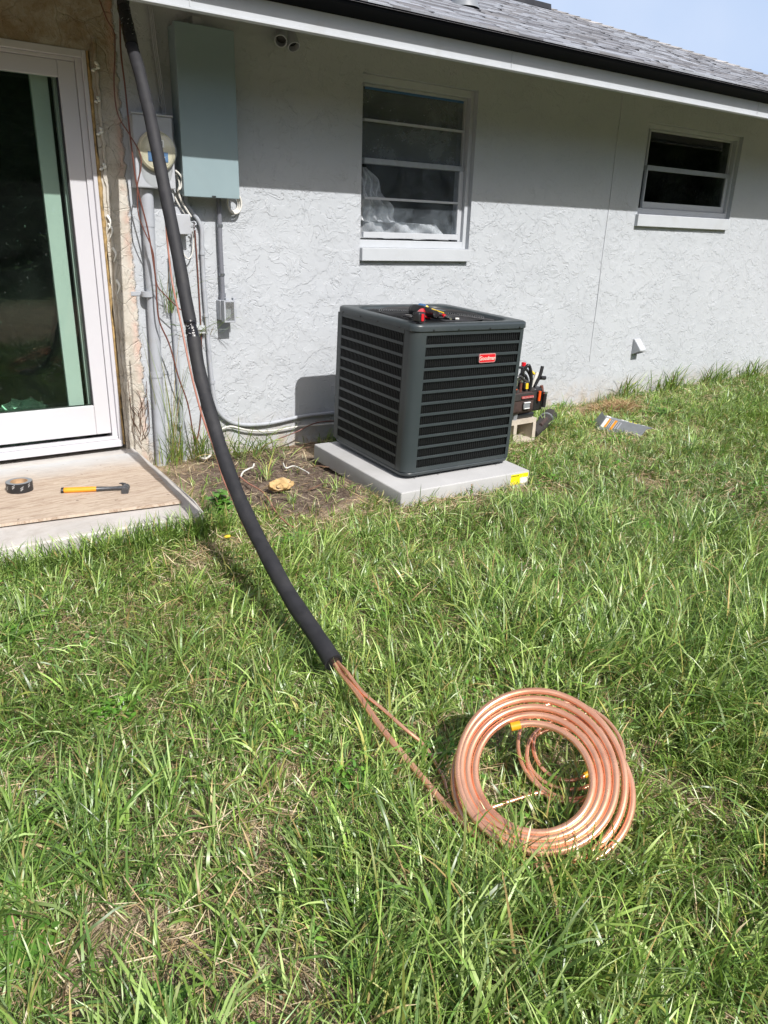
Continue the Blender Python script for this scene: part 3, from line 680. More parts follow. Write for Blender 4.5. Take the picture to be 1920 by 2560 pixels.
def conduits():
    t = thing('downpipe', 'thick grey painted pipe running down from the meter box to the ground', 'conduit', (1.24, 0, 0))
    a = Yp(366, 476, -0.038); b_ = Yp(404, 1159, -0.038)
    b = B(); tube(b, [(a[0], -0.038, 1.484), (b_[0], -0.038, -0.03)], 0.0315, 24); tube(b, [(a[0]+(b_[0]-a[0])*0.12, -0.038, 1.30), (a[0]+(b_[0]-a[0])*0.0, -0.038, 1.484)], 0.034, 24); mk('pipe', b, M['pvc_grey'], t, 40)
    for uv, sd in (((370, 735), -1), ((392, 936), 1)):
        p = Yp(*uv, -0.038); strap(t, p, 0.032, 0.028, 0.05, sd)
    t = thing('thin_conduit', 'thin grey conduit rising from the ground through the wall weeds', 'conduit', (1.40, 0, 0))
    pts = [Yp(*p, -0.02) for p in ((427, 640), (433, 780), (446, 950), (455, 1060), (461, 1150))]; pts[-1][2] = -0.02
    b = B(); tube(b, [tuple(p) for p in pts], 0.0135, 14, 4); mk('pipe', b, M['pvc_grey'], t, 40); strap(t, Yp(451, 1062, -0.02), 0.0135, 0.02, 0.03, -1)
    t = thing('bent_conduit', 'grey conduit bending out of the tall cabinet, down the wall and toward the condenser', 'conduit', (1.60, 0, 1.3))
    src = [(466, 485), (466, 499), (469, 514), (482, 533), (496, 552), (504, 574), (505, 605), (506, 637), (510, 715), (515, 780), (520, 845), (525, 906), (531, 964), (538, 1008), (553, 1037), (580, 1056), (616, 1062), (660, 1060), (700, 1053), (760, 1040), (850, 1030)]
    b = B(); tube(b, [tuple(Yp(*p, -0.022)) for p in src], 0.0118, 14, 4); mk('pipe', b, M['pvc_grey'], t, 40)
    for uv in ((506, 633), (531, 955), (515, 788)): strap(t, Yp(*uv, -0.022), 0.0125, 0.018, 0.012, 1)
    b = B(); src = [(545, 1078), (575, 1066), (616, 1075), (660, 1078), (700, 1074), (748, 1066), (800, 1062), (850, 1058)]
    o = mk('white_cable', tube(b, [tuple(Yp(*p, -0.03)) for p in src], 0.006, 8, 4), M['wire_white'], loc=(2.0, -0.03, 0.2), smooth=60); tag(o, 'thin white cable along the wall foot under the bent conduit', 'cable')
    t = thing('dark_conduit', 'dark grey conduit with zinc straps between cabinet and disconnect box', 'conduit', (1.70, 0, 0.95))
    pts = [Yp(*p, -0.03) for p in ((546, 480), (548, 530), (550, 600), (553, 660), (556.5, 735))]
    b = B(); tube(b, [tuple(p) for p in pts], 0.0132, 16, 4); mk('pipe', b, M['pvc_dark'], t, 40)
    for uv in ((550, 564), (555, 686.5)): strap(t, Yp(*uv, -0.03), 0.0135, 0.014, 0.014, 1, 'steel_zinc')
conduits()
def disconnect():
    t = thing('outlet_box', 'small outlet box with clear weather cover at the end of the dark conduit', 'electrical box', (1.73, 0, 0.78))
    a = Yp(560, 752, -0.11); c = Yp(591, 806, -0.11)
    x0, x1, z0, z1 = a[0], c[0], c[2], a[2]
    b = B(); box(b, x0-0.004, x1-0.01, -0.060, -0.001, z0+0.008, z1-0.002, 0.004, 2); mk('back_box', b, M['pvc_grey'], t)
    b = B(); bw = 0.010
    for q in ((x0, x0+bw, z0, z1), (x1-bw, x1, z0, z1), (x0+bw, x1-bw, z0, z0+bw), (x0+bw, x1-bw, z1-bw, z1)): box(b, q[0], q[1], -0.108, -0.061, q[2], q[3], 0.0015, 1)
    for k in range(2): box(b, x0+0.02+k*0.045, x0+0.04+k*0.045, -0.09, -0.06, z1+0.0005, z1+0.013, 0.001, 1)
    box(b, x1+0.0003, x1+0.010, -0.1, -0.085, z0+0.03, z0+0.075, 0.001, 1)
    cf = mk('cover_frame', b, M['pvc_grey'], t)
    b = B(); box(b, x0+bw, x1-bw, -0.107, -0.105, z0+bw, z1-bw); mk('clear_cover', b, M['clear_plastic'], cf)
    b = B(); box(b, x0+0.025, x0+0.058, -0.066, -0.0605, z0+0.02, z1-0.02, 0.002, 1); mk('receptacle', b, M['paper'], t)
    b = B(); box(b, x0+0.068, x1-0.014, -0.064, -0.0605, z0+0.02, z1-0.02, 0.002, 1); mk('dark_insert', b, M['grey_plastic'], t)
    b = B(); p = Yp(556.5, 735, -0.03); tube(b, [(p[0], -0.03, z1-0.004), (p[0], -0.03, z1+0.034)], 0.018, 16); mk('conduit_hub', b, M['pvc_dark'], t, 40)
    # small junction box
    t = thing('junction_box', 'small grey junction box under the meter with a looped wire below', 'electrical box', (1.44, 0, 1.33))
    a = Yp(428.6, 531, -0.085); c = Yp(479.5, 586.6, -0.085)
    b = B(); box(b, a[0]+0.01, c[0]-0.002, -0.085, -0.069, c[2], a[2]-0.006, 0.004, 2); mk('lid', b, M['grey_paint'], t)
    b = B(); box(b, a[0]+0.012, c[0]-0.016, -0.068, -0.001, c[2]-0.008, a[2]-0.012, 0.003, 2); box(b, a[0]+0.03, a[0]+0.07, -0.04, -0.001, a[2]-0.0115, a[2]+0.03, 0.003, 1); mk('body', b, M['grey_paint'], t)
    src = [(452, 598), (455, 618), (460, 636), (470, 647), (478, 640), (483, 620), (484, 596), (481, 578)]
    b = B(); tube(b, [tuple(Yp(*p, -0.04)) for p in src], 0.0035, 8, 4); mk('looped_wire', b, M['wire_white'], t, 60)
    for uv in ((481, 556), (480, 568)): b = B(); p = Yp(*uv, -0.06); tube(b, [(p[0], -0.05, p[2]), (p[0]+0.012, -0.065, p[2]+0.004), (p[0]+0.013, -0.08, p[2]-0.01), (p[0]+0.002, -0.085, p[2]-0.012)], 0.004, 8, 3); mk('lid_hook', b, M['grey_paint'], t, 60)
    t = thing('cable_clamp_box', 'tiny white plastic box on the wall just right of the taped hose joint', 'electrical box', (1.50, 0, 0.82))
    a = Yp(489, 815, -0.03); c = Yp(514, 834, -0.03)
    b = B(); box(b, a[0], c[0], -0.032, -0.001, c[2], a[2], 0.003, 2); mk('cover', b, M['trim_paint'], t)
    b = B(); p = Yp(503, 826, -0.034); lathe(b, [(0.004, -0.002), (0.004, 0.002), (0, 0.002)], 10, Matrix.Translation((p[0], -0.0335, p[2])) @ Matrix.Rotation(math.pi/2, 4, 'X')); mk('screw', b, M['steel_zinc'], t)
    # cable coil beside the cabinet's lower right corner and cable loops left of it
    b = B(); p = Yp(585, 508, -0.03)
    for k in range(3):
        r = 0.042+0.006*k; tube(b, [(p[0]+r*0.75*math.cos(a_), -0.015-0.012*k, p[2]+r*math.sin(a_)) for a_ in np.linspace(0, 2*math.pi, 25)[:-1]], 0.0055, 8, closed=True)
    o = mk('cable_coil', b, M['wire_white'], loc=(float(p[0]), -0.02, float(p[2])-0.05), smooth=60); tag(o, 'small coil of white cable behind the lower right corner of the cabinet', 'cable')
    b = B()
    tube(b, [tuple(Yp(*q, -0.09)) for q in ((438, 426), (447, 434), (455, 447), (452, 468), (447, 474))], 0.0055, 8, 4)
    tube(b, [tuple(Yp(*q, -0.07)) for q in ((440, 436), (446, 448), (449, 465), (446, 480), (455, 505), (470, 530), (478, 542))], 0.0055, 8, 4)
    tube(b, [tuple(Yp(*q, -0.05)) for q in ((437, 492), (446, 510), (458, 528), (470, 545))], 0.005, 8, 4)
    o = mk('cable_loop', b, M['wire_white'], loc=(1.45, -0.07, 1.40), smooth=60); tag(o, 'white cables looping between the meter box and the cabinet', 'cable')
    # thin cables above the meter
    b = B()
    for k, dx in enumerate((0, 7, 14)):
        tube(b, [tuple(Yp(u+dx*0.6, v, -0.02-0.004*k)) for u, v in ((370, 0), (378, 60), (385, 120), (392, 170), (399, 220), (407, 285))], 0.004, 7, 4)
    tube(b, [tuple(Yp(*q, -0.03)) for q in ((402, 236), (396, 246), (400, 262), (409, 276))], 0.003, 7, 4)
    o = mk('service_cable', b, M['pvc_grey'], loc=(1.40, -0.02, 1.85), smooth=60); tag(o, 'bundle of thin grey cables dropping from the soffit to the meter box', 'cable')
disconnect()
def vents():
    for k, (uv, r, lean, lb) in enumerate((((702, 103), 0.034, (-0.5, -0.75, -0.7), 'left of two round pipe stubs poking from the wall under the eave'), ((735, 118), 0.034, (0.0, -0.6, -0.8), 'right of two round pipe stubs poking from the wall under the eave'))):
        end = Yp(*uv, -0.10); d = Vector(lean).normalized(); e = Vector(end)
        a = e-d*0.16
        b = B(); Mx, L = align(a, e)
        lathe(b, [(r, 0), (r, L), (r-0.005, L), (r-0.006, 0.02), (0, 0.02)], 28, Mx)
        o = mk('pipe_stub', b, M['pvc_grey'], loc=tuple(a), smooth=40); tag(o, lb, 'pipe', 'pipe stubs under the eave')
        i = B(); lathe(i, [(r-0.0062, L-0.035), (0, L-0.035)], 24, Mx); mk('dark_bore', i, M['black_plastic'], o)
    b = B(); x0 = 5.413; x1 = 5.492
    for q in (((x0, x1), 0),):
        prism(b, [(-0.001, 0.515), (-0.012, 0.515), (-0.088, 0.432), (-0.088, 0.420), (-0.080, 0.416), (-0.001, 0.383)], 'x', x0, x1)
    bmesh.ops.bevel(b, geom=list(b.edges), offset=0.003, segments=2, affect='EDGES')
    o = mk('dryer_vent', b, M['white_alu'], loc=(5.45, 0, 0.38)); tag(o, 'small white hooded vent low on the stucco wall', 'vent')
    b = B(); box(b, x0+0.012, x1-0.012, -0.078, -0.02, 0.3795, 0.3815); bmesh.ops.rotate(b, verts=b.verts, cent=(0, -0.001, 0.3825), matrix=Matrix.Rotation(-0.40, 3, 'X')); bmesh.ops.translate(b, verts=b.verts, vec=(0, 0, -0.003)); mk('vent_opening', b, M['black_plastic'], o)
vents()

# ================================================================== STEP, PLYWOOD, TAPE, HAMMER
def step_slab():
    bm = B(); z1 = 0.102
    poly = [(-1.6, -0.001), (1.125, -0.001), (1.125, -0.50), (1.118, -1.00), (1.10, -1.16), (1.075, -1.205), (1.03, -1.215), (0.8, -1.20), (0.4, -1.20), (-1.6, -1.205)]
    prism(bm, poly, 'z', -0.05, z1); bmesh.ops.bevel(bm, geom=[e for e in bm.edges if all(abs(v.co.z-z1) < 1e-4 for v in e.verts)], offset=0.014, segments=3, affect='EDGES')
    o = mk('concrete_step', bm, M['concrete'], loc=(0.3, -0.6, 0), smooth=35); tag(o, 'weathered concrete door step under the plywood board', 'step')
step_slab()
def plywood():
    bm = B(); n = 40; top = []; z0 = 0.1035; th = 0.012
    xr = lambda t: 1.098-0.066*t; yb = lambda x: -0.150; yf = lambda x: -0.965-0.10*max(0, (x-0.2)/0.85)
    G = []
    for j in range(n+1):
        row = []
        for i in range(n+1):
            x = -1.3+(xr(j/n)+1.3)*i/n; y = yb(x)+(yf(x)-yb(x))*j/n
            z = z0+0.012*max(0, (x+0.2)/1.3)**2*(j/n)**2+0.004*math.sin(x*4)*j/n
            row.append((x, y, z))
        G.append(row)
    T = [[bm.verts.new((p[0], p[1], p[2]+th)) for p in r] for r in G]; Bt = [[bm.verts.new(p) for p in r] for r in G]
    for j in range(n):
        for i in range(n):
            bm.faces.new((T[j][i], T[j+1][i], T[j+1][i+1], T[j][i+1])); bm.faces.new((Bt[j][i], Bt[j][i+1], Bt[j+1][i+1], Bt[j+1][i]))
    for i in range(n):
        bm.faces.new((T[n][i], Bt[n][i], Bt[n][i+1], T[n][i+1])); bm.faces.new((T[0][i+1], Bt[0][i+1], Bt[0][i], T[0][i]))
        bm.faces.new((T[i][n], T[i+1][n], Bt[i+1][n], Bt[i][n])); bm.faces.new((T[i+1][0], T[i][0], Bt[i][0], Bt[i+1][0]))
    o = mk('plywood_board', bm, M['plywood'], loc=(0.3, -0.95, 0.11), smooth=30); tag(o, 'weathered plywood sheet lying on the concrete step', 'board')
plywood()
ZB = 0.118
def tape_roll():
    c = Zp(57, 1232, ZB); c = (float(c[0])-0.004, float(c[1])+0.045, ZB)
    t = thing('tape_roll', 'black roll of printed tape lying flat on the plywood', 'tape', c)
    b = B(); R, r, h = 0.058, 0.038, 0.045
    lathe(b, [(r, 0.001), (R, 0.001), (R, h), (r, h), (r, 0.001)], 48, Matrix.Translation(c)); mk('tape_band', b, [M['black_plastic']], t, 40)
    b = B(); lathe(b, [(r-0.003, 0.001), (r, 0.001), (r, h+0.001), (r-0.003, h+0.001), (r-0.003, 0.001)], 40, Matrix.Translation(c)); mk('cardboard_core', b, M['straw'], t, 40)
    b = B(); lathe(b, [(R-0.001, h+0.0005), (r+0.001, h+0.0005)], 48, Matrix.Translation(c)); mk('tape_side', b, M['grey_plastic'], t)
    b = B(); lathe(b, [(r-0.006, 0.012), (0, 0.016)], 24, Matrix.Translation(c)); mk('paper_liner', b, M['paper'], t)
    random.seed(5)
    for k in range(9):
        b = B()
        a0 = -2.9+k*0.62
        for row, w_, hh in ((0, 0.20, 0.008), (1, 0.26, 0.005)):
            for s_ in range(5):
                a = a0+s_*w_/5; q = []
                zz = 0.012+row*0.011+(k % 2)*0.010+s_*0.0018
                for aa, z in ((a, zz), (a+w_/6, zz+0.001), (a+w_/6, zz+hh), (a, zz+hh-0.001)): q.append((c[0]+(R+0.0006)*math.cos(aa), c[1]+(R+0.0006)*math.sin(aa), c[2]+z))
                b.faces.new([b.verts.new(p) for p in q])
        mk('printed_mark', b, M['tape_white'], t)
tape_roll()
def hammer():
    a = Vector(Zp(154, 1226, ZB+0.012)); e = Vector(Zp(318, 1219, ZB+0.014)); d = (e-a).normalized(); L = (e-a).length
    t = thing('hammer', 'orange handled claw hammer lying on the plywood', 'hammer', (a.x, a.y, ZB))
    X = d; Z = Vector((0, 0, 1)); Yv = Z.cross(X)
    def sec(bm, stations):
        prev = None
        for s, wy, wz in stations:
            ring = [bm.verts.new(a+X*(s*L)+Yv*(wy*math.cos(k*math.pi/6))+Z*(wz*math.sin(k*math.pi/6))) for k in range(12)]
            if prev:
                for k in range(12): bm.faces.new((prev[k], prev[(k+1) % 12], ring[(k+1) % 12], ring[k]))
            else: bm.faces.new(list(reversed(ring)))
            prev = ring
        bm.faces.new(prev); return bm
    mk('grip', sec(B(), [(0.03, 0.014, 0.012), (0.06, 0.0165, 0.013), (0.2, 0.016, 0.013), (0.35, 0.0145, 0.0125), (0.5, 0.0135, 0.012), (0.53, 0.012, 0.011)]), M['hammer_orange'], t, 50)
    mk('grip_end', sec(B(), [(-0.005, 0.012, 0.011), (0.0, 0.0175, 0.0135), (0.03, 0.0178, 0.0136), (0.04, 0.014, 0.012)]), M['black_plastic'], t, 50)
    mk('shaft', sec(B(), [(0.53, 0.0145, 0.012), (0.58, 0.0125, 0.011), (0.75, 0.0095, 0.009), (0.93, 0.010, 0.010), (0.97, 0.013, 0.012)]), M['hammer_steel'], t, 50)
    h = B(); p = a+X*(L*0.985)+Z*0.0
    tube(h, [p-Yv*0.052-Z*0.000, p-Yv*0.040, p-Yv*0.030, p-Yv*0.026, p-Yv*0.012, p+Yv*0.010, p+Yv*0.024-X*0.002, p+Yv*0.038-X*0.010, p+Yv*0.050-X*0.024], lambda u: 0.0165 if u < 0.22 else (0.011 if u < 0.35 else (0.0165 if u < 0.65 else max(0.0035, 0.0165-(u-0.65)*0.036))), 14, 3)
    c0 = p+Yv*0.036-X*0.010
    tube(h, [c0+Z*0.004, c0+Yv*0.012-X*0.012+Z*0.006, c0+Yv*0.022-X*0.028+Z*0.004], lambda u: 0.007*(1-u)+0.002, 8, 3)
    tube(h, [p-Yv*0.052, p-Yv*0.055], 0.0175, 14)
    mk('head', h, M['hammer_steel'], t, 50)
hammer()

# ================================================================== CONDENSER ON ITS PAD
TP = Vector((2.0686, -1.3524, 0.0779)); RA, RB_, RG = 0.0362, 0.0141, 0.0061
RM = Matrix.Rotation(RG, 3, 'Z') @ Matrix.Rotation(RB_, 3, 'Y') @ Matrix.Rotation(RA, 3, 'X')
ROT = RM.to_euler()
def frame_pt(x, y, z): return TP + RM @ Vector((x, y, z))
def pad():
    t = thing('equipment_pad', 'light grey concrete pad under the dark condenser', 'pad', frame_pt(0, 0, -0.078), rot=ROT)
    b = B(); box(b, 0, 0.895, 0, 0.917, -0.02, 0.078, 0.0075, 3); mk('slab', b, M['pad'], t, 35, local=True)
    b = B(); box(b, 0.752, 0.884, -0.0012, -0.0003, 0.006, 0.068); st = mk('warning_sticker', b, M['yellow_sticker'], t, local=True)
    b = B(); box(b, 0.823, 0.882, -0.0018, -0.0013, 0.008, 0.044); mk('sticker_paper', b, M['paper'], st, local=True)
    tm = Matrix.Translation((0.782, -0.0016, 0.058)) @ Matrix.Rotation(math.pi/2, 4, 'X')
    mk('sticker_lettering', text_bm('HURRICANE', 0.0105, 0.0001, tm, 0.0004), M['ink'], st, local=True)
    b = B(); random.seed(9)
    for k in range(7): zz = 0.046-0.005*k; box(b, 0.757, 0.757+random.uniform(0.03, 0.055), -0.0015, -0.0013, zz, zz+0.0012)
    mk('sticker_fine_print', b, M['copper_cap'], st, local=True)
pad()
def condenser():
    ox, oy = 0.1110, 0.1400; W = 0.764; D = 0.752; h0, h1 = 0.030, 0.779
    t = thing('condenser', 'dark grey louvered air conditioner condenser standing on the concrete pad', 'air conditioner', frame_pt(ox+W/2, oy+D/2, 0.0), rot=ROT)
    hw, hd = W/2, D/2; cr = 0.055
    def rrect(w_, d_, r, n=8):
        P = []
        for cx_, cy_, a0 in ((w_-r, d_-r, 0), (-w_+r, d_-r, 90), (-w_+r, -d_+r, 180), (w_-r, -d_+r, 270)):
            for k in range(n+1): a = math.radians(a0+90*k/n); P.append((cx_+r*math.cos(a), cy_+r*math.sin(a)))
        return P
    def loft(bm, secs, n=8, mi=0, close_top=False, close_bot=False):
        rings = []
        for (w_, d_, r, z) in secs: rings.append([bm.verts.new((x, y, z)) for x, y in rrect(w_, d_, r, n)])
        for A, C in zip(rings, rings[1:]):
            for k in range(len(A)): bm.faces.new((A[k], A[(k+1) % len(A)], C[(k+1) % len(A)], C[k]))
        if close_top: bm.faces.new(rings[-1])
        if close_bot: bm.faces.new(list(reversed(rings[0])))
        return bm
    # inner coil block
    b = B(); loft(b, [(hw-0.016, hd-0.016, cr-0.012, h0+0.0125), (hw-0.016, hd-0.016, cr-0.012, h1-0.01)], close_top=True, close_bot=True)
    # fin lines of the coil catch a little light
    mk('coil_block', b, M['coil_core'], t, 40, local=True)
    # base pan
    b = B(); loft(b, [(hw-0.060, hd-0.060, cr-0.03, 0.0), (hw-0.050, hd-0.050, cr-0.02, 0.016), (hw-0.006, hd-0.006, cr, 0.020), (hw-0.001, hd-0.001, cr, h0+0.004), (hw-0.006, hd-0.006, cr, h0+0.012), (hw-0.035, hd-0.035, cr-0.02, h0+0.012)], close_bot=True)
    mk('base_pan', b, M['unit_grey'], t, 40, local=True)
    zl, zt = h0+0.012, h1-0.004
    # corner posts
    def post(sx, sy, lx, ly):
        b = B(); P = []; c0x, c0y = sx*(hw-cr), sy*(hd-cr)
        P.append((sx*(hw-lx), sy*hd))
        for k in range(9):
            a = math.radians(90*k/8); P.append((c0x+sx*cr*math.sin(a), c0y+sy*cr*math.cos(a)))
        P.append((sx*hw, sy*(hd-ly)))
        th = 0.004; I = [(sx*(hw-lx), sy*(hd-th))]
        for k in range(9):
            a = math.radians(90*k/8); I.append((c0x+sx*(cr-th)*math.sin(a), c0y+sy*(cr-th)*math.cos(a)))
        I.append((sx*(hw-th), sy*(hd-ly)))
        prism(b, P+list(reversed(I)), 'z', zl, zt); return mk('corner_post', b, M['unit_grey'], t, 35, local=True)
    post(-1, -1, 0.075, 0.085); post(1, -1, 0.034, 0.05); post(-1, 1, 0.06, 0.012); post(1, 1, 0.06, 0.06)
    # louvered panels: horizontal strips with upright fins bowed between them
    def louver(side, x0, x1, rows=12):
        b = B(); fb = B()
        def put(bm, a0, a1, out0, out1, z0_, z1_, bev=0.0, mi=0):
            if side == 'front': box(bm, a0, a1, -hd+out0, -hd+out1, z0_, z1_, bev, 1, mi=mi)
            elif side == 'left': box(bm, -hw+out0, -hw+out1, a0, a1, z0_, z1_, bev, 1, mi=mi)
            elif side == 'right': box(bm, hw-out1, hw-out0, a0, a1, z0_, z1_, bev, 1, mi=mi)
            else: box(bm, a0, a1, hd-out1, hd-out0, z0_, z1_, bev, 1, mi=mi)
        st = 0.0148; tot = zt-zl; top_m, bot_m = 0.020, 0.022
        rh = (tot-top_m-bot_m-st*(rows-1))/rows
        put(b, x0, x1, 0.0015, 0.005, zl, zl+bot_m); put(b, x0, x1, 0.0015, 0.005, zt-top_m, zt)
        z = zl+bot_m
        for r_ in range(rows):
            if r_ < rows-1: put(b, x0, x1, 0.001, 0.0045, z+rh, z+rh+st, 0.001)
            n = int((x1-x0)/0.0142)
            for k in range(n):
                xa = x0+(x1-x0)*(k+0.5)/n
                # each fin is a thin curved strip: three short facets
                for (za, zb, o0, o1) in ((z, z+rh*0.22, 0.002, 0.006), (z+rh*0.22, z+rh*0.78, 0.0002, 0.0042), (z+rh*0.78, z+rh, 0.002, 0.006)):
                    put(fb, xa-0.0028, xa+0.0028, o0, o1, za, zb)
            z += rh+st
        o = mk('louver_panel', b, M['unit_grey'], t, local=True); mk('louver_fins', fb, M['unit_black'], o, local=True)
    louver('front', -hw+0.0752, hw-0.0342); louver('left', -hd+0.0852, hd-0.0122); louver('right', -hd+0.0502, hd-0.0602); louver('back', -hw+0.0602, hw-0.0602)
    # seam beside the left post
    b = B(); box(b, -hw-0.0005, -hw+0.003, -hd+0.0853, -hd+0.0885, zl, zt); mk('post_seam', b, M['coil_core'], t, local=True)
    # lid with rolled edge and a round-cornered opening
    b = B(); zt1 = h1-0.002; oh = 0.006
    loft(b, [(hw-0.01, hd-0.01, cr, zt1), (hw+oh, hd+oh, cr+0.004, zt1), (hw+oh, hd+oh, cr+0.004, zt1+0.021), (hw+oh-0.003, hd+oh-0.003, cr, zt1+0.029), (hw+oh-0.011, hd+oh-0.011, cr-0.006, zt1+0.034),
             (hw-0.056, hd-0.056, 0.10, zt1+0.033), (hw-0.064, hd-0.064, 0.10, zt1+0.029), (hw-0.068, hd-0.068, 0.10, zt1+0.014)])
    mk('top_lid', b, M['unit_grey'], t, 60, local=True)
    b = B(); n = 72; ri = 0.285
    sq = rrect(hw-0.0675, hd-0.0675, 0.10, 8); sqv = [b.verts.new((x, y, zt1+0.0145)) for x, y in sq]
    cir = [b.verts.new((ri*math.cos(math.atan2(y, x)), ri*math.sin(math.atan2(y, x)), zt1+0.0165)) for x, y in sq]
    cb = [b.verts.new((0.99*v.co.x, 0.99*v.co.y, zt1-0.09)) for v in cir]
    for k in range(len(sq)):
        k2 = (k+1) % len(sq); b.faces.new((sqv[k], sqv[k2], cir[k2], cir[k])); b.faces.new((cir[k], cir[k2], cb[k2], cb[k]))
    b.faces.new(cb); mk('fan_shroud', b, M['unit_black'], t, 40, local=True)
    # concentric wire guard
    b = B(); zw = zt1+0.030
    for k in range(21):
        r = 0.045+0.0122*k; dome = 0.010*(1-(r/0.30)**2)
        tube(b, [(r*math.cos(a), r*math.sin(a), zw+dome) for a in np.linspace(0, 2*math.pi, 57)[:-1]], 0.0017, 5, closed=True)
    for k in range(4):
        a = math.radians(45+90*k); ex = 0.345
        for da in (-0.045, 0.045):
            tube(b, [(0.03*math.cos(a+da*3), 0.03*math.sin(a+da*3), zw+0.006), (0.2*math.cos(a+da), 0.2*math.sin(a+da), zw+0.002), (ex*math.cos(a+da*0.5), ex*math.sin(a+da*0.5), zw-0.005)], 0.0028, 6)
    for k in range(4):
        a = math.radians(90*k+2); tube(b, [(0.03*math.cos(a), 0.03*math.sin(a), zw+0.006), (0.292*math.cos(a), 0.292*math.sin(a), zw-0.003)], 0.0024, 6)
    lathe(b, [(0.0, zw+0.013), (0.045, zw+0.012), (0.047, zw+0.008)], 24)
    mk('fan_guard', b, M['wire_black'], t, 60, local=True)
    # fan blades below
    b = B()
    for k in range(3):
        a = math.radians(120*k+20); c, s = math.cos(a), math.sin(a)
        q = [(0.05, -0.03, -0.05), (0.25, -0.09, -0.06), (0.26, 0.06, -0.03), (0.05, 0.03, -0.04)]
        vs = [b.verts.new((x*c-y*s, x*s+y*c, zt1+z)) for x, y, z in q]; b.faces.new(vs)
    lathe(b, [(0.0, zt1-0.02), (0.06, zt1-0.025), (0.06, zt1-0.085)], 24); mk('fan', b, M['unit_black'], t, 40, local=True)
    # screws
    def screw(Mx, r): b = B(); lathe(b, [(r, 0), (r, 0.0035), (0, 0.0045)], 8, Mx); mk('screw', b, M['black_plastic'], t, local=True)
    for x in (-0.27, -0.11, 0.10, 0.31):
        screw(Matrix.Translation((x, -hd-0.0061, zt1+0.006)) @ Matrix.Rotation(math.pi/2, 4, 'X'), 0.0045)
        screw(Matrix.Translation((x-0.03, -hd-0.0011, 0.022)) @ Matrix.Rotation(math.pi/2, 4, 'X'), 0.004)
    for y in (-0.25, -0.05, 0.12, 0.3): screw(Matrix.Translation((-hw-0.0061, y, zt1+0.006)) @ Matrix.Rotation(-math.pi/2, 4, 'Y'), 0.0045)
    # badge
    bz, bx = 0.627, 0.105
    def shield(w_, h_, r):
        return [(bx+x, bz+z) for x, z in rrect(w_, h_, r, 4)]
    b = B(); prism(b, shield(0.0575, 0.0235, 0.009), 'y', -hd-0.0055, -hd-0.0002); bd = mk('badge', b, M['badge_edge'], t, 40, local=True)
    b = B(); prism(b, shield(0.0535, 0.0195, 0.007), 'y', -hd-0.0062, -hd-0.0056); mk('badge_field', b, M['red'], bd, 40, local=True)
    tm = Matrix.Translation((bx, -hd-0.0068, bz-0.001)) @ Matrix.Rotation(math.pi/2, 4, 'X')
    mk('badge_lettering', text_bm('Goodman', 0.0290, 0.0005, tm, 0.0005, 0.98), M['badge_metal'], bd, local=True)
    return t, hw, hd, zt1
UNIT, hw, hd, zt1 = condenser()
LIDZ = (frame_pt(0.2, 0.25, 0.777+0.034)).z
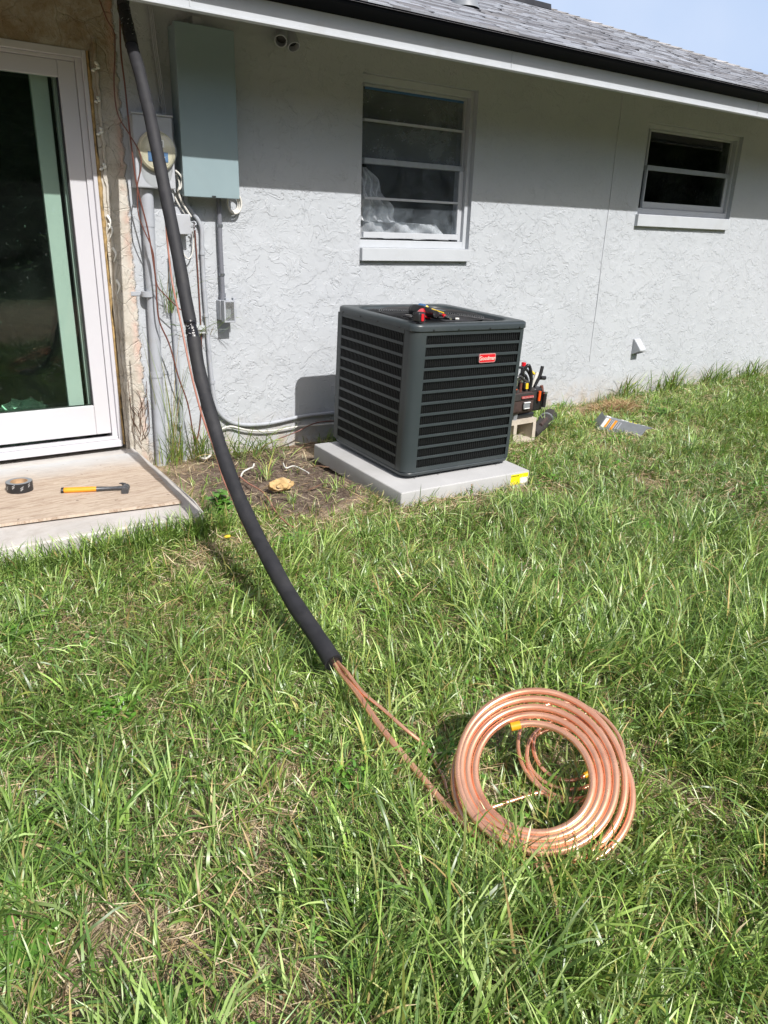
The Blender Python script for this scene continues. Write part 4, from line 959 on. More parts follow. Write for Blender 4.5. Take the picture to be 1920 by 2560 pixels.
# ---- tools lying on the lid
def tools_on_lid():
    zl = LIDZ+0.002
    def G(u, v, h): return Vector(Zp(u, v, zl+h))
    # cordless driver: motor body pointing back-left, grip and battery toward the camera
    base = G(1047, 803, 0.0); t = thing('cordless_driver', 'red and black cordless driver lying on the condenser lid', 'power tool', (base.x, base.y, zl))
    p0 = G(1030, 775, 0.030); p1 = G(1090, 785, 0.030)
    b = B(); tube(b, [p0, p0.lerp(p1, 0.1), p0.lerp(p1, 0.35), p0.lerp(p1, 0.7), p1], lambda u: [0.024, 0.031, 0.031, 0.028, 0.018][min(4, int(u*4.99))], 16, 4); mk('motor_housing', b, M['black_plastic'], t, 50)
    b = B(); g0 = p0.lerp(p1, 0.45); g1 = G(1047, 791, 0.030); tube(b, [g0, g0.lerp(g1, 0.5)+Vector((0, 0, 0.006)), g1], lambda u: 0.020-0.002*math.sin(u*3), 12, 5); mk('grip', b, M['red'], t, 50)
    b = B(); Mx = Matrix.Translation(g1) @ Matrix.Rotation(0.35, 4, 'Z'); box(b, -0.030, 0.026, -0.024, 0.020, -0.026, 0.022, 0.009, 3, Mx); mk('battery', b, M['black_plastic'], t, 40)
    b = B(); box(b, -0.014, 0.008, -0.027, -0.0245, -0.020, 0.014, 0.002, 1, Mx); mk('battery_label', b, M['red'], t)
    b = B(); ringp = p0.lerp(p1, 0.55); tube(b, [ringp+Vector((0.028*math.cos(a), 0.010*math.sin(a)-0.024, 0.022*math.sin(a)-0.002)) for a in np.linspace(0, 2*math.pi, 19)[:-1]], 0.006, 8, closed=True); mk('trigger_guard', b, M['red'], t, 60)
    b = B(); c1 = G(1103, 788, 0.018); tube(b, [p1, p1.lerp(c1, 0.5), c1], lambda u: 0.017-0.008*u, 12, 3); mk('chuck', b, M['black_plastic'], t, 50)
    # screwdriver with blue and yellow handle
    a = G(1050, 764, 0.045); m1 = G(1066, 768, 0.043); e = G(1110, 783, 0.02)
    t = thing('screwdriver', 'screwdriver with blue and yellow handle lying across the driver', 'screwdriver', tuple(a))
    b = B(); tube(b, [a, a.lerp(m1, 0.5), m1], 0.013, 12, 2); mk('handle', b, M['blue_plastic'], t, 50)
    b = B(); tube(b, [m1, m1.lerp(e, 0.12)], lambda u: 0.011-0.006*u, 12, 2); mk('collar', b, M['yellow_plastic'], t, 50)
    b = B(); tube(b, [m1.lerp(e, 0.1), e], 0.0035, 8); mk('shaft', b, M['yellow_plastic'], t, 50)
    # nut driver with red collar
    a = G(1085, 779, 0.030); e = G(1127, 797, 0.012)
    t = thing('nut_driver', 'steel nut driver with a red ring at the front rim of the fan guard', 'screwdriver', tuple(e))
    b = B(); tube(b, [a, e], lambda u: 0.0075-0.002*u, 10, 2) if False else tube(b, [a, a.lerp(e, 0.5), e], 0.0065, 10, 2); mk('shaft', b, M['chrome'], t, 50)
    b = B(); q = a.lerp(e, 0.55); tube(b, [q, a.lerp(e, 0.66)], 0.0095, 10); mk('red_ring', b, M['red'], t, 50)
    # pliers jaws / flat steel tool
    a = G(1074, 772, 0.012); e = G(1112, 777, 0.008)
    t = thing('pliers', 'steel pliers lying on the wire guard behind the driver', 'pliers', tuple(a))
    b = B(); tube(b, [a, a.lerp(e, 0.5)+Vector((0, 0.006, 0)), e], lambda u: 0.009-0.005*u, 8, 3); mk('upper_jaw', b, M['chrome'], t, 50)
    b = B(); tube(b, [a-Vector((0, 0.02, 0)), a.lerp(e, 0.5)-Vector((0, 0.012, 0)), e-Vector((0, 0.004, 0))], lambda u: 0.009-0.005*u, 8, 3); mk('lower_jaw', b, M['chrome'], t, 50)
    # long dark bar with bright tip
    a = G(1078, 793, 0.010); e = G(1139, 797, 0.008)
    t = thing('inspection_rod', 'black rod with a bright tip pointing to the right rim of the lid', 'tool', tuple(e))
    b = B(); tube(b, [a, e], 0.0075, 10); mk('rod', b, M['black_plastic'], t, 50)
    b = B(); d = (e-a).normalized(); tube(b, [e, e+d*0.018], lambda u: 0.006, 10); mk('tip', b, M['wire_white'], t, 50)
    # snarled small chain / keys to the left of the battery
    b = B(); random.seed(2); c = G(1024, 794, 0.010)
    P = [c+Vector((random.uniform(-0.035, 0.03), random.uniform(-0.03, 0.03), random.uniform(-0.006, 0.012))) for _ in range(16)]
    tube(b, P, 0.0026, 6, 5); o = mk('wire_snarl', b, M['black_plastic'], loc=(c.x, c.y, zl), smooth=60); tag(o, 'little tangle of black wire left of the battery on the lid', 'wire')
tools_on_lid()

# ================================================================== BLOCK, TOOL BAG, POUCH, COVER
def block_and_bag():
    # hollow block: its cell end faces the lawn
    a = Vector(Zp(1336, 1103, 0.0)); c = Vector(Zp(1283, 1113, 0.0))
    d = (a-c); d.z = 0; wdt = 0.40; X = d.normalized(); Yv = Vector((-X.y, X.x, 0)); Z = Vector((0, 0, 1))
    if Yv.y < 0: Yv = -Yv
    right = a; hgt = 0.165
    Mx = Matrix.Translation(right) @ Matrix((X, Yv, Z)).transposed().to_4x4()
    t = thing('cinder_block', 'pale hollow concrete block holding up the tool bag', 'block', tuple(right))
    b = B(); ty = 0.19
    outer = (-wdt, 0, 0, hgt); cells = ((-wdt+0.03, -wdt/2-0.014), (-wdt/2+0.014, -0.03)); zc = (0.028, hgt-0.028)
    parts = [(-wdt, 0, 0, 0.028), (-wdt, 0, hgt-0.028, hgt), (-wdt, -wdt+0.03, 0.028, hgt-0.028), (-wdt/2-0.014, -wdt/2+0.014, 0.028, hgt-0.028), (-0.03, 0, 0.028, hgt-0.028)]
    for x0, x1, z0, z1 in parts: box(b, x0, x1, 0, ty, z0, z1, 0.0, 1, Mx)
    bmesh.ops.remove_doubles(b, verts=b.verts, dist=0.0006)
    for v in b.verts: v.co += Vector((noise.noise(v.co*30), noise.noise(v.co*30+Vector((5, 0, 0))), noise.noise(v.co*30+Vector((9, 0, 0)))))*0.003
    mk('body', b, M['block'], t)
    b = B(); box(b, -wdt+0.03, -0.03, ty-0.012, ty-0.004, 0.03, hgt-0.03, 0, 1, Mx); mk('cell_web', b, M['block'], t)
    top = hgt
    # bag frame: u to the right, v to the wall
    R0 = right+X*(-0.005)+Yv*0.02
    BM = Matrix.Translation(R0+Z*(top+0.003)) @ Matrix((X, Yv, Z)).transposed().to_4x4()
    t = thing('tool_bag', 'open black tool bag packed with hand tools, standing on the hollow block', 'tool bag', tuple(R0+Z*top))
    def bb(n, q, mt, bev=0.01, seg=3, p=t): b = B(); box(b, *q, bev, seg, BM); return mk(n, b, M[mt], p, 40)
    bb('base', (-0.34, 0.0, 0.0, 0.19, 0.0, 0.035), 'black_plastic', 0.012)
    bb('body', (-0.335, -0.005, 0.005, 0.185, 0.036, 0.20), 'dark_fabric', 0.02)
    fp = bb('front_pocket', (-0.31, -0.045, -0.035, 0.004, 0.045, 0.185), 'brown_fabric', 0.025)
    bb('pocket_flap', (-0.305, -0.05, -0.042, -0.0355, 0.135, 0.182), 'dark_fabric', 0.003, 1, fp)
    bb('buckle', (-0.165, -0.105, -0.050, -0.0425, 0.075, 0.125), 'grey_plastic', 0.004, 1, fp)
    bb('buckle_bar', (-0.165, -0.105, -0.054, -0.0505, 0.117, 0.123), 'paper', 0.001, 1, fp); bb('buckle_bar', (-0.160, -0.110, -0.054, -0.0505, 0.079, 0.084), 'paper', 0.001, 1, fp)
    lp = bb('bag_label', (-0.190, -0.078, -0.050, -0.0425, 0.146, 0.164), 'label_red', 0.003, 1, fp)
    b = B(); random.seed(4)
    for k in range(8): x = -0.185+k*0.0135; box(b, x, x+0.008, -0.0520, -0.0505, 0.150, 0.160, 0, 1, BM)
    mk('label_marks', b, M['badge_edge'], lp)
    bb('side_pouch', (0.0, 0.095, 0.02, 0.15, 0.03, 0.19), 'black_plastic', 0.015)
    # carrying handle loop and straps
    def tb(n, pts, r, mt, sm=6, p=t, nn=10): b = B(); tube(b, [BM @ Vector(q) for q in pts], r, nn, sm); return mk(n, b, M[mt], p, 60)
    tb('carry_handle', [(-0.30, 0.02, 0.19), (-0.30, 0.03, 0.27), (-0.25, 0.05, 0.325), (-0.15, 0.06, 0.335), (-0.06, 0.06, 0.315), (-0.02, 0.05, 0.26), (-0.02, 0.04, 0.19)], 0.009, 'black_plastic')
    tb('carry_handle', [(-0.26, -0.01, 0.20), (-0.20, -0.01, 0.29), (-0.13, 0.0, 0.26), (-0.07, 0.0, 0.23)], 0.008, 'wire_black')
    tb('strap_loop', [(-0.16, 0.0, 0.31), (-0.13, -0.02, 0.36), (-0.10, -0.02, 0.32), (-0.075, -0.01, 0.25), (-0.07, 0.0, 0.19)], 0.011, 'black_plastic')
    bb('divider', (-0.30, -0.10, 0.10, 0.118, 0.19, 0.285), 'dark_fabric', 0.006, 1)
    # packed tools, each lifted out on its own
    def tool(nm, label, pts, r, mt, extra=None):
        P = [BM @ Vector(q) for q in pts]; g = thing(nm, label, nm.replace('_', ' '), tuple(P[0]))
        b = B(); tube(b, P, r, 10, 3); mk('handle', b, M[mt], g, 60)
        if extra:
            Q = [BM @ Vector(q) for q in extra[0]]; b = B(); tube(b, Q, extra[1], 10, 3); mk('band', b, M[extra[2]], g, 60)
    tool('nut_driver', 'dark tool handle with a red cap standing tallest in the tool bag', [(-0.055, 0.10, 0.18), (-0.045, 0.10, 0.33)], 0.015, 'black_plastic', ([(-0.045, 0.10, 0.331), (-0.043, 0.10, 0.355)], 0.0155, 'red'))
    tool('screwdriver', 'screwdriver with an orange pointed handle in the front of the tool bag', [(-0.245, 0.03, 0.16), (-0.243, 0.03, 0.235)], 0.014, 'black_plastic', ([(-0.243, 0.03, 0.236), (-0.241, 0.03, 0.285)], lambda u: 0.015*(1-u*0.8), 'orange'))
    tool('screwdriver', 'dark screwdriver with an orange band beside the orange pointed one', [(-0.215, -0.0, 0.17), (-0.213, 0.0, 0.23)], 0.016, 'black_plastic', ([(-0.214, 0.0, 0.205), (-0.214, 0.0, 0.210)], 0.0175, 'orange'))
    tool('wrench', 'steel wrench upright in the middle of the tool bag', [(-0.18, 0.02, 0.17), (-0.175, 0.02, 0.265)], 0.008, 'chrome', ([(-0.175, 0.02, 0.262), (-0.172, 0.02, 0.278)], 0.014, 'chrome'))
    tool('wrench', 'brass and steel fitting wrench left of the yellow tape measure', [(-0.15, 0.01, 0.17), (-0.148, 0.01, 0.245)], 0.010, 'wire_brown', ([(-0.148, 0.01, 0.246), (-0.147, 0.01, 0.262)], 0.013, 'chrome'))
    tool('pliers', 'pliers with red and orange handles at the back of the tool bag', [(-0.19, 0.13, 0.19), (-0.16, 0.13, 0.275), (-0.11, 0.12, 0.265)], 0.013, 'orange', ([(-0.20, 0.14, 0.22), (-0.17, 0.145, 0.292), (-0.12, 0.14, 0.288)], 0.010, 'wire_brown'))
    tool('tube_cutter', 'white and yellow tube cutter at the right rim of the tool bag', [(-0.02, 0.04, 0.19), (0.0, 0.03, 0.25), (0.02, 0.03, 0.295)], 0.011, 'wire_white', ([(-0.05, 0.03, 0.312), (-0.02, 0.02, 0.288)], 0.009, 'yellow_plastic'))
    tool('hand_mirror', 'black handled tool leaning out over the right side of the tool bag', [(0.03, 0.05, 0.20), (0.06, 0.04, 0.27), (0.075, 0.04, 0.33)], 0.012, 'black_plastic', ([(0.055, 0.03, 0.255), (0.10, 0.03, 0.25)], 0.014, 'black_plastic'))
    tool('utility_knife', 'orange utility knife clipped to the side pouch of the tool bag', [(0.035, 0.006, 0.105), (0.037, 0.005, 0.17)], 0.010, 'orange')
    tool('saw', 'folding saw hanging blade down at the far right of the tool bag', [(0.075, 0.03, 0.20), (0.095, 0.03, 0.13)], 0.012, 'wire_brown', ([(0.095, 0.03, 0.13), (0.125, 0.03, 0.05)], lambda u: 0.016-0.008*u, 'grey_plastic'))
    tool('pliers', 'black handled pliers standing left of the carry strap in the tool bag', [(-0.13, 0.05, 0.19), (-0.12, 0.05, 0.27), (-0.10, 0.05, 0.30)], 0.013, 'black_plastic')
    tool('cable_tie_bundle', 'dark loop of cable standing at the back right of the tool bag', [(-0.07, 0.13, 0.19), (-0.03, 0.13, 0.26), (0.02, 0.13, 0.25), (0.04, 0.12, 0.19)], 0.012, 'black_plastic')
    tool('brush', 'white bristled brush at the right end of the tool bag', [(0.03, 0.06, 0.19), (0.045, 0.06, 0.245)], 0.012, 'dark_fabric', ([(0.045, 0.06, 0.246), (0.050, 0.06, 0.285)], 0.016, 'wire_white'))
    tool('torch', 'short black torch hooked low on the side pouch of the tool bag', [(0.075, -0.005, 0.06), (0.080, -0.005, 0.15)], 0.014, 'black_plastic', ([(0.080, -0.005, 0.15), (0.081, -0.005, 0.165)], 0.016, 'chrome'))
    g = thing('tape_measure', 'small yellow tape measure hooked inside the front rim of the tool bag', 'tape measure', tuple(BM @ Vector((-0.115, 0.0, 0.2))))
    b = B(); box(b, -0.135, -0.095, -0.012, 0.020, 0.195, 0.25, 0.010, 3, BM); mk('case', b, M['black_plastic'], g, 40)
    b = B(); box(b, -0.127, -0.103, -0.0145, -0.0122, 0.203, 0.242, 0.004, 2, BM); mk('face', b, M['yellow_plastic'], g, 40)
    # padded roll lying on the grass behind the block
    p0 = Vector(Zp(1345, 1072, 0.05)); p1 = Vector(Zp(1376, 1038, 0.07))
    t = thing('tool_pouch', 'long black rolled pouch lying on the grass right of the hollow block', 'pouch', (p0.x, p0.y, 0.0))
    b = B(); tube(b, [p0-(p1-p0)*0.35, p0, p0.lerp(p1, 0.5), p0.lerp(p1, 0.9), p1], lambda u: 0.030+0.022*min(1, u*1.4) if u < 0.93 else 0.038, 18, 4); mk('roll', b, M['dark_fabric'], t, 50)
    b = B(); q = p0.lerp(p1, 0.62); tube(b, [q, q+(p1-p0)*0.04], 0.0545, 18); mk('light_band', b, M['grey_plastic'], t, 50)
    b = B(); q = p0.lerp(p1, 0.02); tube(b, [q+Vector((-0.012, -0.03, 0.032)), q+(p1-p0)*0.45+Vector((-0.012, -0.03, 0.032))], 0.014, 10); mk('brown_patch', b, M['brown_fabric'], t, 50)
    # little grey cup on the block beside the condenser
    c = BM @ Vector((-0.31, -0.045, 0)); 
    p = Vector(Zp(1291, 1040, top+0.03))
    b = B(); lathe(b, [(0.0, 0.0), (0.026, 0.0), (0.032, 0.055), (0.028, 0.055), (0.023, 0.004)], 20, Matrix.Translation((p.x, p.y+0.03, top))); o = mk('plastic_cup', b, M['grey_plastic'], loc=(p.x, p.y+0.03, top), smooth=50); tag(o, 'small blue-grey cup on the block tucked behind the condenser corner', 'cup')
block_and_bag()
def cover_plate():
    # bent sheet-metal service cover lying in the grass
    nA = Vector(Zp(1494, 1072, 0.012)); nB = Vector(Zp(1598, 1096, 0.006)); X = (nB-nA).normalized()
    H_ = Vector((-X.y, X.x, 0)).normalized()
    if H_.y < 0 and H_.x < 0: H_ = -H_
    if (nA+H_-Vector(CAM)).length < (nA-Vector(CAM)).length: H_ = -H_
    sl = math.radians(52); U_ = H_*math.cos(sl)+Vector((0, 0, 1))*math.sin(sl); nf = np.array(X.cross(U_))
    t = thing('service_cover', 'grey bent sheet metal cover with orange and white labels lying in the grass', 'metal cover', ((nA.x+nB.x)/2, (nA.y+nB.y)/2, 0))
    b = B()
    top0 = Vector(PLp(1514, 1044, np.array(nA), nf)); top1 = Vector(PLp(1616, 1073, np.array(nA), nf))
    nb_ = np.array(X.cross(H_*math.cos(0.15)+Vector((0, 0, 1))*math.sin(0.15)))
    back0 = Vector(PLp(1512, 1038, np.array(top0), nb_)); back1 = Vector(PLp(1633, 1070, np.array(top0), nb_))
    E0 = Vector(Zp(1483, 1056, 0.012)); E1 = back0+(E0-nA)*0.6
    def sheet(q):
        n_ = (q[1]-q[0]).cross(q[3]-q[0]).normalized()*0.0025
        V = [b.verts.new(p) for p in q]; W_ = [b.verts.new(p-n_) for p in q]
        b.faces.new(V); b.faces.new(list(reversed(W_)))
        for i in range(4): j = (i+1) % 4; b.faces.new((V[j], V[i], W_[i], W_[j]))
    sheet([nA, nB, top1, top0]); sheet([top0, top1, back1, back0]); sheet([E0, nA, top0, E1])
    bmesh.ops.recalc_face_normals(b, faces=b.faces)
    mk('sheet', b, M['grey_plastic'], t)
    nrm = (nB-nA).cross(top0-nA).normalized()
    if nrm.y > 0: nrm = -nrm
    def patch(n, s0, s1, t0, t1, mt, dz=0.0012):
        q = []
        for s_, tt in ((s0, t0), (s1, t0), (s1, t1), (s0, t1)):
            lo = nA.lerp(nB, s_); hi = top0.lerp(top1, s_); q.append(lo.lerp(hi, tt)+nrm*dz)
        bb = B(); bb.faces.new([bb.verts.new(p) for p in q]); return mk(n, bb, M[mt], t)
    patch('white_label', 0.02, 0.10, 0.25, 1.0, 'paper'); patch('orange_label', 0.10, 0.15, 0.25, 1.0, 'hammer_orange'); patch('orange_label', 0.25, 0.31, 0.15, 1.0, 'hammer_orange')
    patch('printed_label', 0.15, 0.25, 0.3, 0.95, 'pvc_grey'); patch('printed_label', 0.31, 0.43, 0.3, 0.95, 'pvc_grey')
    for k in range(4): s_ = (0.17, 0.21, 0.33, 0.38)[k]; patch('label_line', s_, s_+0.012, 0.3, 0.92, 'black_plastic', 0.002)
    n2 = (top1-top0).cross(back0-top0).normalized(); 
    if n2.z < 0: n2 = -n2
    def p2(n, s0, s1, t0, t1, mt):
        q = []
        for s_, tt in ((s0, t0), (s1, t0), (s1, t1), (s0, t1)):
            q.append(top0.lerp(top1, s_).lerp(back0.lerp(back1, s_), tt)+n2*0.0012)
        bb = B(); bb.faces.new([bb.verts.new(p) for p in q]); mk(n, bb, M[mt], t)
    p2('edge_sticker', 0.04, 0.14, 0.5, 1.0, 'paper')
    for s_ in (0.36, 0.44, 0.52, 0.62, 0.78): p2('edge_sticker', s_, s_+0.06, 0.6, 1.0, 'yellow_sticker' if s_ > 0.5 and s_ < 0.7 else 'paper')
cover_plate()
def scrap():
    c = Zp(703, 1212, 0.035); b = crumple('s', None, (c[0], c[1], 0.035), (0.066, 0.040, 0.036), 8, 5, 0.20, 1.5)
    o = mk('foam_scrap', b, M['foam_scrap'], loc=(c[0], c[1], 0), smooth=40); tag(o, 'torn chunk of yellow foam on the bare soil by the pad', 'foam scrap')
    c = Zp(569, 1341, 0.05); b = crumple('s', None, (c[0], c[1], 0.05), (0.015, 0.008, 0.006), 3, 3)
    o = mk('plastic_scrap', b, M['yellow_plastic'], loc=(c[0], c[1], 0.04), smooth=40); tag(o, 'tiny yellow plastic scrap in the grass left of the black hose', 'scrap')
scrap()

# ================================================================== COPPER LINE SET
line = thing('copper_line_set', 'copper pipe in black foam sleeve hanging from the eave to a coil on the lawn', 'pipe', (1.0, -2.6, 0.0))
HN = np.array([1.0, -0.09, 0.0]); HP = np.array([1.16, -0.40, 0.0])
hs = [(262, -14), (266, 12), (272, 40), (279, 70), (285, 100), (300, 150), (312, 200), (326, 260), (340, 330), (351, 385), (362, 440), (374, 500), (388, 572), (400, 640), (411, 697), (418, 730), (427, 785), (437, 830), (455, 895), (480, 978), (510, 1060), (547, 1142), (588, 1220), (632, 1298), (680, 1368), (721, 1432)]
HOSE = [Vector(PLp(u*1.1573, v*1.1573, HP, HN)) for u, v in hs]
HOSE = [HOSE[0]+Vector((0.0, 0.25, 0.16))]+HOSE
def seg(i0, i1): return HOSE[i0:i1+1]
b = B(); tube(b, seg(0, 3), 0.027, 20, 6); mk('foam_sleeve', b, M['rubber'], line, 60)
b = B(); tube(b, seg(3, 15), lambda t: 0.0270+0.0006*math.sin(t*60)+0.0012*noise.noise(Vector((t*34, 5, 1))), 22, 6); mk('foam_sleeve', b, M['rubber'], line, 60)
b = B(); tube(b, seg(16, 26), lambda t: 0.0276+0.0009*math.sin(t*47)+0.0012*noise.noise(Vector((t*30, 3, 1)))+(0.0012 if t > 0.985 else 0), 22, 6); mk('foam_sleeve', b, M['rubber'], line, 60)
def wrap(p, q, r, marks):
    b = B(); n = 26; pts = [p.lerp(q, k/n) for k in range(n+1)]
    tube(b, pts, lambda t: r+0.0022*noise.noise(Vector((t*16, 1, 2)))-0.004*math.exp(-((t-0.25)/0.12)**2), 20)
    for v in b.verts: v.co += Vector((noise.noise(v.co*60), noise.noise(v.co*60+Vector((3, 0, 0))), 0))*0.0022
    o = mk('tape_wrap', b, M['tape_black'], line, 50)
    d = (q-p).normalized(); b = B(); random.seed(int(p.z*1000))
    side = d.cross(Vector((0, 0, 1))).normalized(); up = side.cross(d).normalized(); vd = (Vector(CAM)-p).normalized()
    for k in range(marks):
        s_ = random.uniform(0.12, 0.88); a = random.uniform(-1.1, 1.1)
        out = (vd-d*vd.dot(d)).normalized(); tan = d.cross(out)
        c = p.lerp(q, s_)+(out*math.cos(a)+tan*math.sin(a))*(r+0.0022)
        t_ = (-out*math.sin(a)+tan*math.cos(a)); dd = (d*random.uniform(-1, 1)+t_).normalized()*random.uniform(0.002, 0.0055); ee = dd.cross((out*math.cos(a)+tan*math.sin(a))).normalized()*0.0012
        b.faces.new([b.verts.new(c+x) for x in (-dd-ee, dd-ee, dd+ee, -dd+ee)])
    mk('tape_print', b, M['tape_white'], o)
wrap(HOSE[2].lerp(HOSE[3], 0.2), HOSE[5], 0.0288, 9); wrap(HOSE[15].lerp(HOSE[14], 0.04), HOSE[16].lerp(HOSE[17], 0.15), 0.0265, 8)
# main coil on its tilted plane
p0c = Zp(1357, 2140, 0.045); hh = p0c-CAM; hh[2] = 0; hh /= np.linalg.norm(hh); e1 = np.array([hh[1], -hh[0], 0.0]); TL = math.radians(26)
e2 = hh*math.cos(TL)+np.array([0, 0, math.sin(TL)]); nn_ = np.cross(e1, e2)
if nn_[2] < 0: nn_ = -nn_
def zz(x, y): return (1050+x*0.36166, 1650+y*0.36166)
def on_plane(x, y): P_ = PLp(*zz(x, y), p0c, nn_); return np.array([(P_-p0c)@e1, (P_-p0c)@e2])
cen = on_plane(800, 790)
ring_px = [  # top, right, bottom, left of each turn, from the capped inner end outwards
    ((800, 440), (1190, 800), (850, 1200), (378, 760)), ((775, 378), (1240, 800), (850, 1243), (326, 740)),
    ((765, 323), (1292, 800), (860, 1288), (282, 720)), ((785, 266), (1346, 800), (872, 1334), (262, 700)), ((780, 208), (1408, 780), (890, 1380), (240, 690)), ((830, 300), (1475, 830), (950, 1400), None)]
path = []
seqr = []
for k, r4 in enumerate(ring_px):
    for j, px in enumerate(r4):
        if px is None: continue
        q = on_plane(*px)-cen; seqr.append((math.pi/2-(k*4+j)*math.pi/2, math.hypot(*q), k))
def rad(i):
    i = max(0, min(len(seqr)-1, i)); return seqr[i][1]
pts = []
nsub = 12; total = (len(seqr)-1)*nsub
for s_ in range(-4, total+1):
    i = s_//nsub; t = (s_-i*nsub)/nsub
    r0, r1, r2, r3 = rad(i-1), rad(i), rad(i+1), rad(i+2)
    r = 0.5*(2*r1+(-r0+r2)*t+(2*r0-5*r1+4*r2-r3)*t*t+(-r0+3*r1-3*r2+r3)*t**3)
    ang = math.pi/2-(s_/nsub)*math.pi/2; k = s_/nsub/4
    off = 0.003*math.sin(s_*0.13); 
    if k > 4.0: off -= 0.030*min(1, (k-4.0)*2.5)
    P_ = p0c+e1*(cen[0]+r*math.cos(ang))+e2*(cen[1]+r*math.sin(ang))+nn_*off
    if P_[2] < 0.018: P_[2] = 0.018
    pts.append(Vector(P_))
RP = 0.0087
cap_end = pts[0]; cap_dir = (pts[0]-pts[1]).normalized()
lead = [Zp(1230, 2120, 0.03), Zp(1170, 2070, 0.03), Zp(1111, 2010, 0.03), Zp(1080, 1973, 0.035), Zp(1049, 1937, 0.045), Zp(1000, 1878, 0.065), Zp(949, 1815, 0.08), Zp(895, 1735, 0.095)]
full = pts+[Vector(p) for p in lead]+[HOSE[-1]+Vector((0.004, 0, -0.006)), HOSE[-2]]
b = B(); tube(b, full, RP, 14, 2); mk('suction_line', b, M['copper'], line, 60)
b = B(); tube(b, [cap_end-cap_dir*0.012, cap_end+cap_dir*0.012], RP+0.0022, 16); mk('end_cap', b, M['copper_cap'], line, 40)
# thin liquid line with its own loose coil lying behind
RQ = 0.0052; pl = []
ctr = Zp(*zz(985, 740), 0.04); 
def small(ang, rr, z, dx=0, dy=0):
    return Vector((ctr[0]+dx, ctr[1]+dy, z))+Vector(e1)*(rr*math.cos(ang))+Vector(hh)*(rr*math.sin(ang)*1.0)
turns = 4.2; N_ = int(turns*26)
for k in range(N_+1):
    t = k/N_; ang = -1.9+t*turns*2*math.pi; rr = 0.140-0.062*t+0.012*math.sin(ang*1+1.0)+0.006*math.sin(k*0.7*0.13)
    z = 0.035+0.085*(0.5+0.5*math.sin(ang))*(0.8+0.3*math.sin(k*0.05+1))+0.012*t
    pl.append(small(ang, rr, z, 0.012*math.sin(t*9), 0.014*math.cos(t*7)))
lead2 = [Zp(1150, 2035, 0.02), Zp(1110, 1950, 0.025), Zp(1065, 1869, 0.04), Zp(1013, 1823, 0.07), Zp(958, 1774, 0.085), Zp(912, 1736, 0.10), Zp(886, 1705, 0.108), Zp(866, 1678, 0.118)]
b = B(); tube(b, list(reversed(pl))+[Vector(p) for p in lead2]+[HOSE[-1]+Vector((0.012, 0.006, 0.002)), HOSE[-2]+Vector((0.008, 0, 0))], RQ, 10, 3); mk('liquid_line', b, M['copper'], line, 60)
b = B(); d_ = (pl[-1]-pl[-2]).normalized(); tube(b, [pl[-1]-d_*0.006, pl[-1]+d_*0.012], RQ+0.002, 12); mk('end_cap', b, M['copper_cap'], line, 40)
b = B(); ex = (HOSE[-1]-HOSE[-2]).normalized(); tube(b, [HOSE[-1]+ex*0.0015, HOSE[-1]+ex*0.003], 0.0235, 20); mk('sleeve_end', b, M['coil_core'], line)

# ---- loose control wires
def wire(name, label, pts, r, mt, loc=None):
    b = B(); tube(b, pts, r, 8, 6); o = mk(name, b, M[mt], loc=tuple(pts[-1]) if loc is None else loc, smooth=60); return tag(o, label, 'wire')
s1 = [(300, -20), (300, 25), (302, 127), (312, 211), (323, 316), (333, 401), (344, 473), (370, 577), (388, 689), (392, 751), (399, 805), (424, 863), (446, 942), (469, 1008), (482, 1080), (489, 1120)]
wire('control_wire', 'brown wire hanging left of the black hose with a white lower end', [Vector(Yp(u, v, -0.07-0.06*math.sin(i/15*3.1))) for i, (u, v) in enumerate(s1)]+[Vector(Zp(497, 1137, 0.03)), Vector(Zp(507, 1143, 0.012))], 0.0043, 'wire_brown')
s2 = [(246, -20), (249, 0), (268, 50), (287, 93), (285, 211), (295, 287), (325, 338), (350, 384), (352, 422), (344, 460), (345, 527), (356, 566), (381, 624), (388, 680), (394, 715), (420, 745), (452, 775)]
wire('control_wire', 'thinnest brown wire crossing the meter box beside the black hose', [Vector(Yp(u, v, -0.13)) for u, v in s2], 0.0032, 'wire_brown')
s3 = [(415, 560), (420, 620), (431, 707), (450, 798), (468, 888), (486, 968), (507, 1044), (536, 1123), (558, 1196), (580, 1245), (612, 1318), (645, 1375), (680, 1432)]
wire('control_wire', 'salmon wire running down beside the black hose to the lawn', [Vector(PLp(u, v, HP+np.array([0.030, 0, 0]), HN)) for i, (u, v) in enumerate(s3)], 0.0046, 'wire_copper')
wire('control_wire', 'thin brown wire fixed upright to the wall left of the bent conduit', [Vector(Yp(u, v, -0.008)) for u, v in ((486, 560), (489, 602), (493, 660), (497, 725), (502, 816), (505, 888), (508, 950), (500, 1060), (490, 1110))], 0.004, 'wire_brown')
wire('stub_cable', 'cream cable stub curling out of the soil below the hanging brown wire', [Vector(Zp(u, v, z)) for u, v, z in ((489, 1122, 0.05), (497, 1138, 0.02), (507, 1146, 0.015), (518, 1145, 0.02), (526, 1138, 0.03), (530, 1132, -0.02))], 0.007, 'wire_white')
wire('ground_wire', 'salmon wire snaking over the bare soil right of the black hose', [Vector(Zp(u, v, 0.02)) for u, v in ((600, 1192), (620, 1208), (650, 1225), (670, 1245), (683, 1270), (700, 1292), (722, 1312), (738, 1320))], 0.004, 'wire_copper')
wire('white_wire', 'short white wire bent on the soil beside the black hose', [Vector(Zp(u, v, z)) for u, v, z in ((602, 1192, 0.02), (608, 1180, 0.03), (622, 1172, 0.04), (632, 1168, 0.05), (635, 1160, 0.06))], 0.005, 'wire_white')
